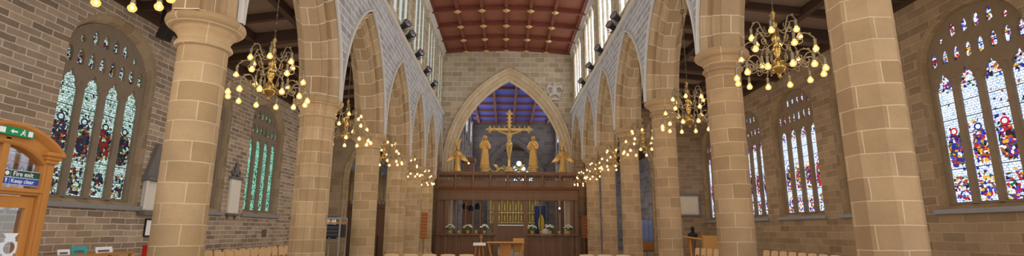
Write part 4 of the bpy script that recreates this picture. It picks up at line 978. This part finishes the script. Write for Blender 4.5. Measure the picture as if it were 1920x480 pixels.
MB().tube([(0,0,0),(0,0,1.5)],.02,8).build('pole',M['black'],t); MB().lathe([(.2,0),(.2,.02),(.03,.05)],16).build('foot',M['black'],t)
MB().bev(-.19,-.02,1.25,.19,.0,1.98,.005).build('board',M['black'],t); MB().box(-.17,-.026,1.52,.17,-.021,1.95).build('sheet',M['paper'],t)
mb=MB()
for k in range(6): mb.box(-.14,-.029,1.56+.06*k,.13,-.0265,1.575+.06*k)
mb.build('printed_lines',M['slate'],t)
# reading desk etc in the far aisle
t=thing('reading_desk','light oak reading desk with sloping top and splayed legs beyond the round column','lectern',(5.98,16.8,0))
MB().bev(-.3,-.25,1.38,.3,.25,1.43,.01,Matrix.Translation((0,0,0))@Matrix.Rotation(.12,4,'Y')).build('sloping_top',M['oak'],t)
for sx in (-1,1): MB().bev(-.022,-.08,0,.022,.08,1.40,.008,Matrix.Translation((sx*.2,0,0))@Matrix.Rotation(-sx*.05,4,'Y')).build('side_panel',M['oak'],t)
MB().bev(-.2,-.03,.5,.2,.03,.6,.008).build('stretcher',M['oak'],t)
t=thing('wooden_screen','low plain oak panel screen standing below the square white tablet','screen',(9.2,22.6,0))
MB().bev(-.38,-.02,.1,.38,.02,1.42,.01).build('panel',M['table'],t)
for s in (-1,1): MB().bev(s*.38-.03,-.03,0,s*.38+.03,.03,1.48,.008).build('post',M['oak'],t); MB().bev(s*.38-.03,-.25,0,s*.38+.03,.25,.05,.008).build('foot',M['oak'],t)
t=thing('dark_bust','dark bronze bust on a slim pedestal between the reading desk and oak panel screen','statue',(8.62,23.2,0))
MB().lathe([(.18,0),(.18,.1),(.12,.15),(.11,1.15),(.16,1.2),(.16,1.25)],16).build('pedestal',M['darkoak'],t)
mb=MB(); mb.lathe([(.10,1.25),(.16,1.3),(.24,1.42),(.22,1.5),(.1,1.56)],20,M=Matrix.Diagonal((1,.65,1))); headm(mb,(0,-.02,1.70),1.05); o=mb.build('body',M['black'],t); remesh(o,.015)
# hymn boards on the responds
for x,lab in ((-4.28,'tall brown slatted hymn board before the column near the screen, veiled statue side'),(4.72,'tall brown slatted hymn board beside the screen below the bareheaded statue side')):
    t=thing('hymn_board',lab,'board',(x,27.02 if x<0 else EAST-.62,0)); MB().bev(-.17,-.02,1.15,.17,.02,2.5,.01).build('board',plain('red_brown_board',s2l(150,84,48),.5),t)
    mb=MB()
    for k in range(7): mb.bev(-.15,-.035,1.25+.17*k,.15,-.018,1.29+.17*k,.004)
    mb.build('slats',M['oak'],t); MB().lathe([(.16,0),(.16,.04),(.025,.07),(.025,1.2)],12).build('stand',M['darkoak'],t)
# relief on the east wall
t=thing('wall_relief','pale weathered stone relief figure on the wall above the chancel arch','carving',(3.12,EAST,10.15)); mb=MB()
mb.ball((0,-.05,.62),.12,10,8); mb.tube([(0,-.05,.5),(-.05,-.06,.2),(.02,-.05,-.1)],[.14,.2,.16],10)
for s in (-1,1): mb.tube([(s*.1,-.05,.42),(s*.4,-.06,.5),(s*.5,-.05,.22)],[.09,.13,.06],8); mb.tube([(s*.08,-.05,0),(s*.3,-.06,-.1),(s*.34,-.05,-.3)],[.12,.12,.05],8)
o=mb.build('figure',M['hood'],t); remesh(o,.03,1); MB().bev(-.3,-.12,-.45,.3,0,-.33,.02).build('corbel',M['hood'],t)
# organ in the chapel beyond the porch side aisle
t=thing('organ','dark oak organ case with pale metal pipes in the chapel beyond the clustered columns','organ',(-8.3,31.2,0))
MB().bev(-1.7,0,0,1.7,1,3.0,.03).build('case',D,t); MB().bev(-1.75,-.1,2.9,1.75,1,3.15,.03).build('cornice',D,t)
MB().bev(-.5,-.45,.0,.6,0,1.25,.02).build('console',D,t)
mb=None
for k in range(15):
    x=-1.5+.214*k; h=1.6+.5*abs(sin(k*.9)); MB().lathe([(.02,3.15),(.085,3.4),(.085,3.15+h),(.07,3.15+h)],12,(x,.15,0)).build('pipe',M['paleg'],t)
for s in (-1,1): MB().bev(s*1.66-.08,0,3.1,s*1.66+.08,1,5.9,.02).build('tower_post',D,t)
# chapel beyond the far aisle
t=thing('processional_banner','pale blue and white banner on a pole in the dark chapel beyond the columns','banner',(8.95,32,0))
mb=MB(); mb.quads([[(-.42+.84*i/14,.03*sin(i*1.3),z) for i in range(15)] for z in (.55,1.2,1.9,2.3)],False,None,True); o=mb.build('cloth',M['bluecloth'],t); md=o.modifiers.new('t','SOLIDIFY'); md.thickness=.01
MB().tube([(0,.05,.0),(0,.05,2.5)],.02,8).build('pole',M['oak'],t); MB().tube([(-.45,.03,2.33),(.45,.03,2.33)],.018,8).build('crossbar',M['oak'],t); MB().lathe([(.22,0),(.22,.03),(.04,.06)],16,(0,.05,0)).build('foot',M['iron'],t)
t=thing('bench','dark oak bench in front of the pale blue banner','bench',(8.8,30.6,0))
MB().bev(-.7,-.2,.42,.7,.2,.47,.01).build('seat',D,t); MB().bev(-.7,.17,.47,.7,.21,.95,.01).build('backrest',M['oak'],t)
for s in (-1,1): MB().bev(s*.66-.03,-.2,0,s*.66+.03,.2,.42,.008).build('leg',D,t)
# things glimpsed in the chancel
t=thing('painted_banner','blue and yellow banner hanging in the chancel behind the screen','banner',(2.35,33.5,0))
mb=MB(); mb.quads([[(-.36+.72*i/10,.03*sin(i*1.5),z) for i in range(11)] for z in (1.35,2.0,2.7,3.2)],False,None,True); o=mb.build('cloth',plain('dark_blue_cloth',s2l(52,66,110),.8),t); md=o.modifiers.new('t','SOLIDIFY'); md.thickness=.01
MB().ball((.08,-.04,2.05),.34,14,10,(.6,.1,1.7)).build('yellow_figure',plain('yellow_cloth',s2l(206,190,60),.8),t); MB().tube([(-.4,0,3.25),(.4,0,3.25)],.02,8).build('crossbar',M['oak'],t); MB().tube([(0,.06,0),(0,.06,3.3)],.02,8).build('pole',M['oak'],t)
robed((2.72,33.0,.0),0,'pale white robed statue with dark hair in the chancel behind the screen',2.1,'hold',M['marble'])
def lamp(x,y,z,lab):
    t=thing('chancel_lamp',lab,'lamp',(x,y,z)); MB().ball((0,0,.06),.05,10,8).build('bulb',M['lamp'],t); MB().lathe([(.04,-.25),(.05,-.2),(.03,-.02),(.08,0)],12).build('holder',M['iron'],t); return t
lamp(-2.4,32.6,5.85,'small bright white lamp behind the loft beside the veiled statue'); lamp(4.0,33.2,6.0,'small bright white lamp behind the loft beside the bareheaded statue side angel'); lamp(3.55,32.6,2.95,'small bright white lamp seen below the loft through the screen')
for i,(x,y) in enumerate([(-2.42,30.7),(-2.08,30.9),(-1.66,30.8)]):
    z=3.02-.1*(i%2); t=thing('hanging_lantern','dark lantern hanging under the rood loft, %s from the hymn board side'%ORD[i],'lantern',(x,y,z))
    MB().lathe([(.06,-.2),(.16,-.17),(.17,.05),(.10,.16),(.03,.2)],8,smooth=False).build('housing',M['black'],t); MB().tube([(0,0,.18),(0,0,4.13-z)],.012,6).build('rod',M['iron'],t); MB().lathe([(.10,-.21),(.12,-.19),(.02,-.185)],10).build('shade_glass',M['oak'],t)
for s,x in ((-1,-2.5),(1,4.1)):
    t=thing('parclose_screen','dark carved oak stall back rising behind the loft, %s statue side'%('veiled' if s<0 else 'bareheaded'),'screen',(x,34.5,0))
    MB().bev(-.35,-.6,0,.35,.6,6.2,.03).build('panel',D,t); MB().bev(-.45,-.7,6.2,.45,.7,6.5,.04).build('cornice',D,t)
# ------------------------------------------------------------------ light
wd=bpy.data.worlds.new('World'); SC.world=wd; wd.use_nodes=True
bg=wd.node_tree.nodes['Background']; bg.inputs[0].default_value=(.96,.975,1.0,1); bg.inputs[1].default_value=WORLD
# ------------------------------------------------------------------ camera
cam=bpy.data.cameras.new('camera'); co=bpy.data.objects.new('camera',cam); COL.objects.link(co)
cam.sensor_width=36; cam.lens=36*933.825/1920; cam.clip_end=200
R=((0.999877646871267,-0.008240749836851101,-0.013295914007860506),(-0.014683331216049566,-0.20137139953439406,-0.9794049005564345),(0.005393613962619782,0.9794802956117524,-0.20146776277294676))
co.matrix_world=Matrix.Translation((0,0,1.6))@Matrix(R).to_4x4()
SC.camera=co
SC.view_settings.view_transform='Standard'; SC.view_settings.look='None'; SC.view_settings.gamma=1; SC.view_settings.use_curve_mapping=False
SC.view_settings.exposure=EXPO
SC.cycles.use_denoising=True; SC.cycles.max_bounces=8; SC.cycles.diffuse_bounces=4; SC.cycles.sample_clamp_indirect=6
SC.cycles.use_fast_gi=True; SC.cycles.fast_gi_method='ADD'; wd.light_settings.ao_factor=AOF; wd.light_settings.distance=5
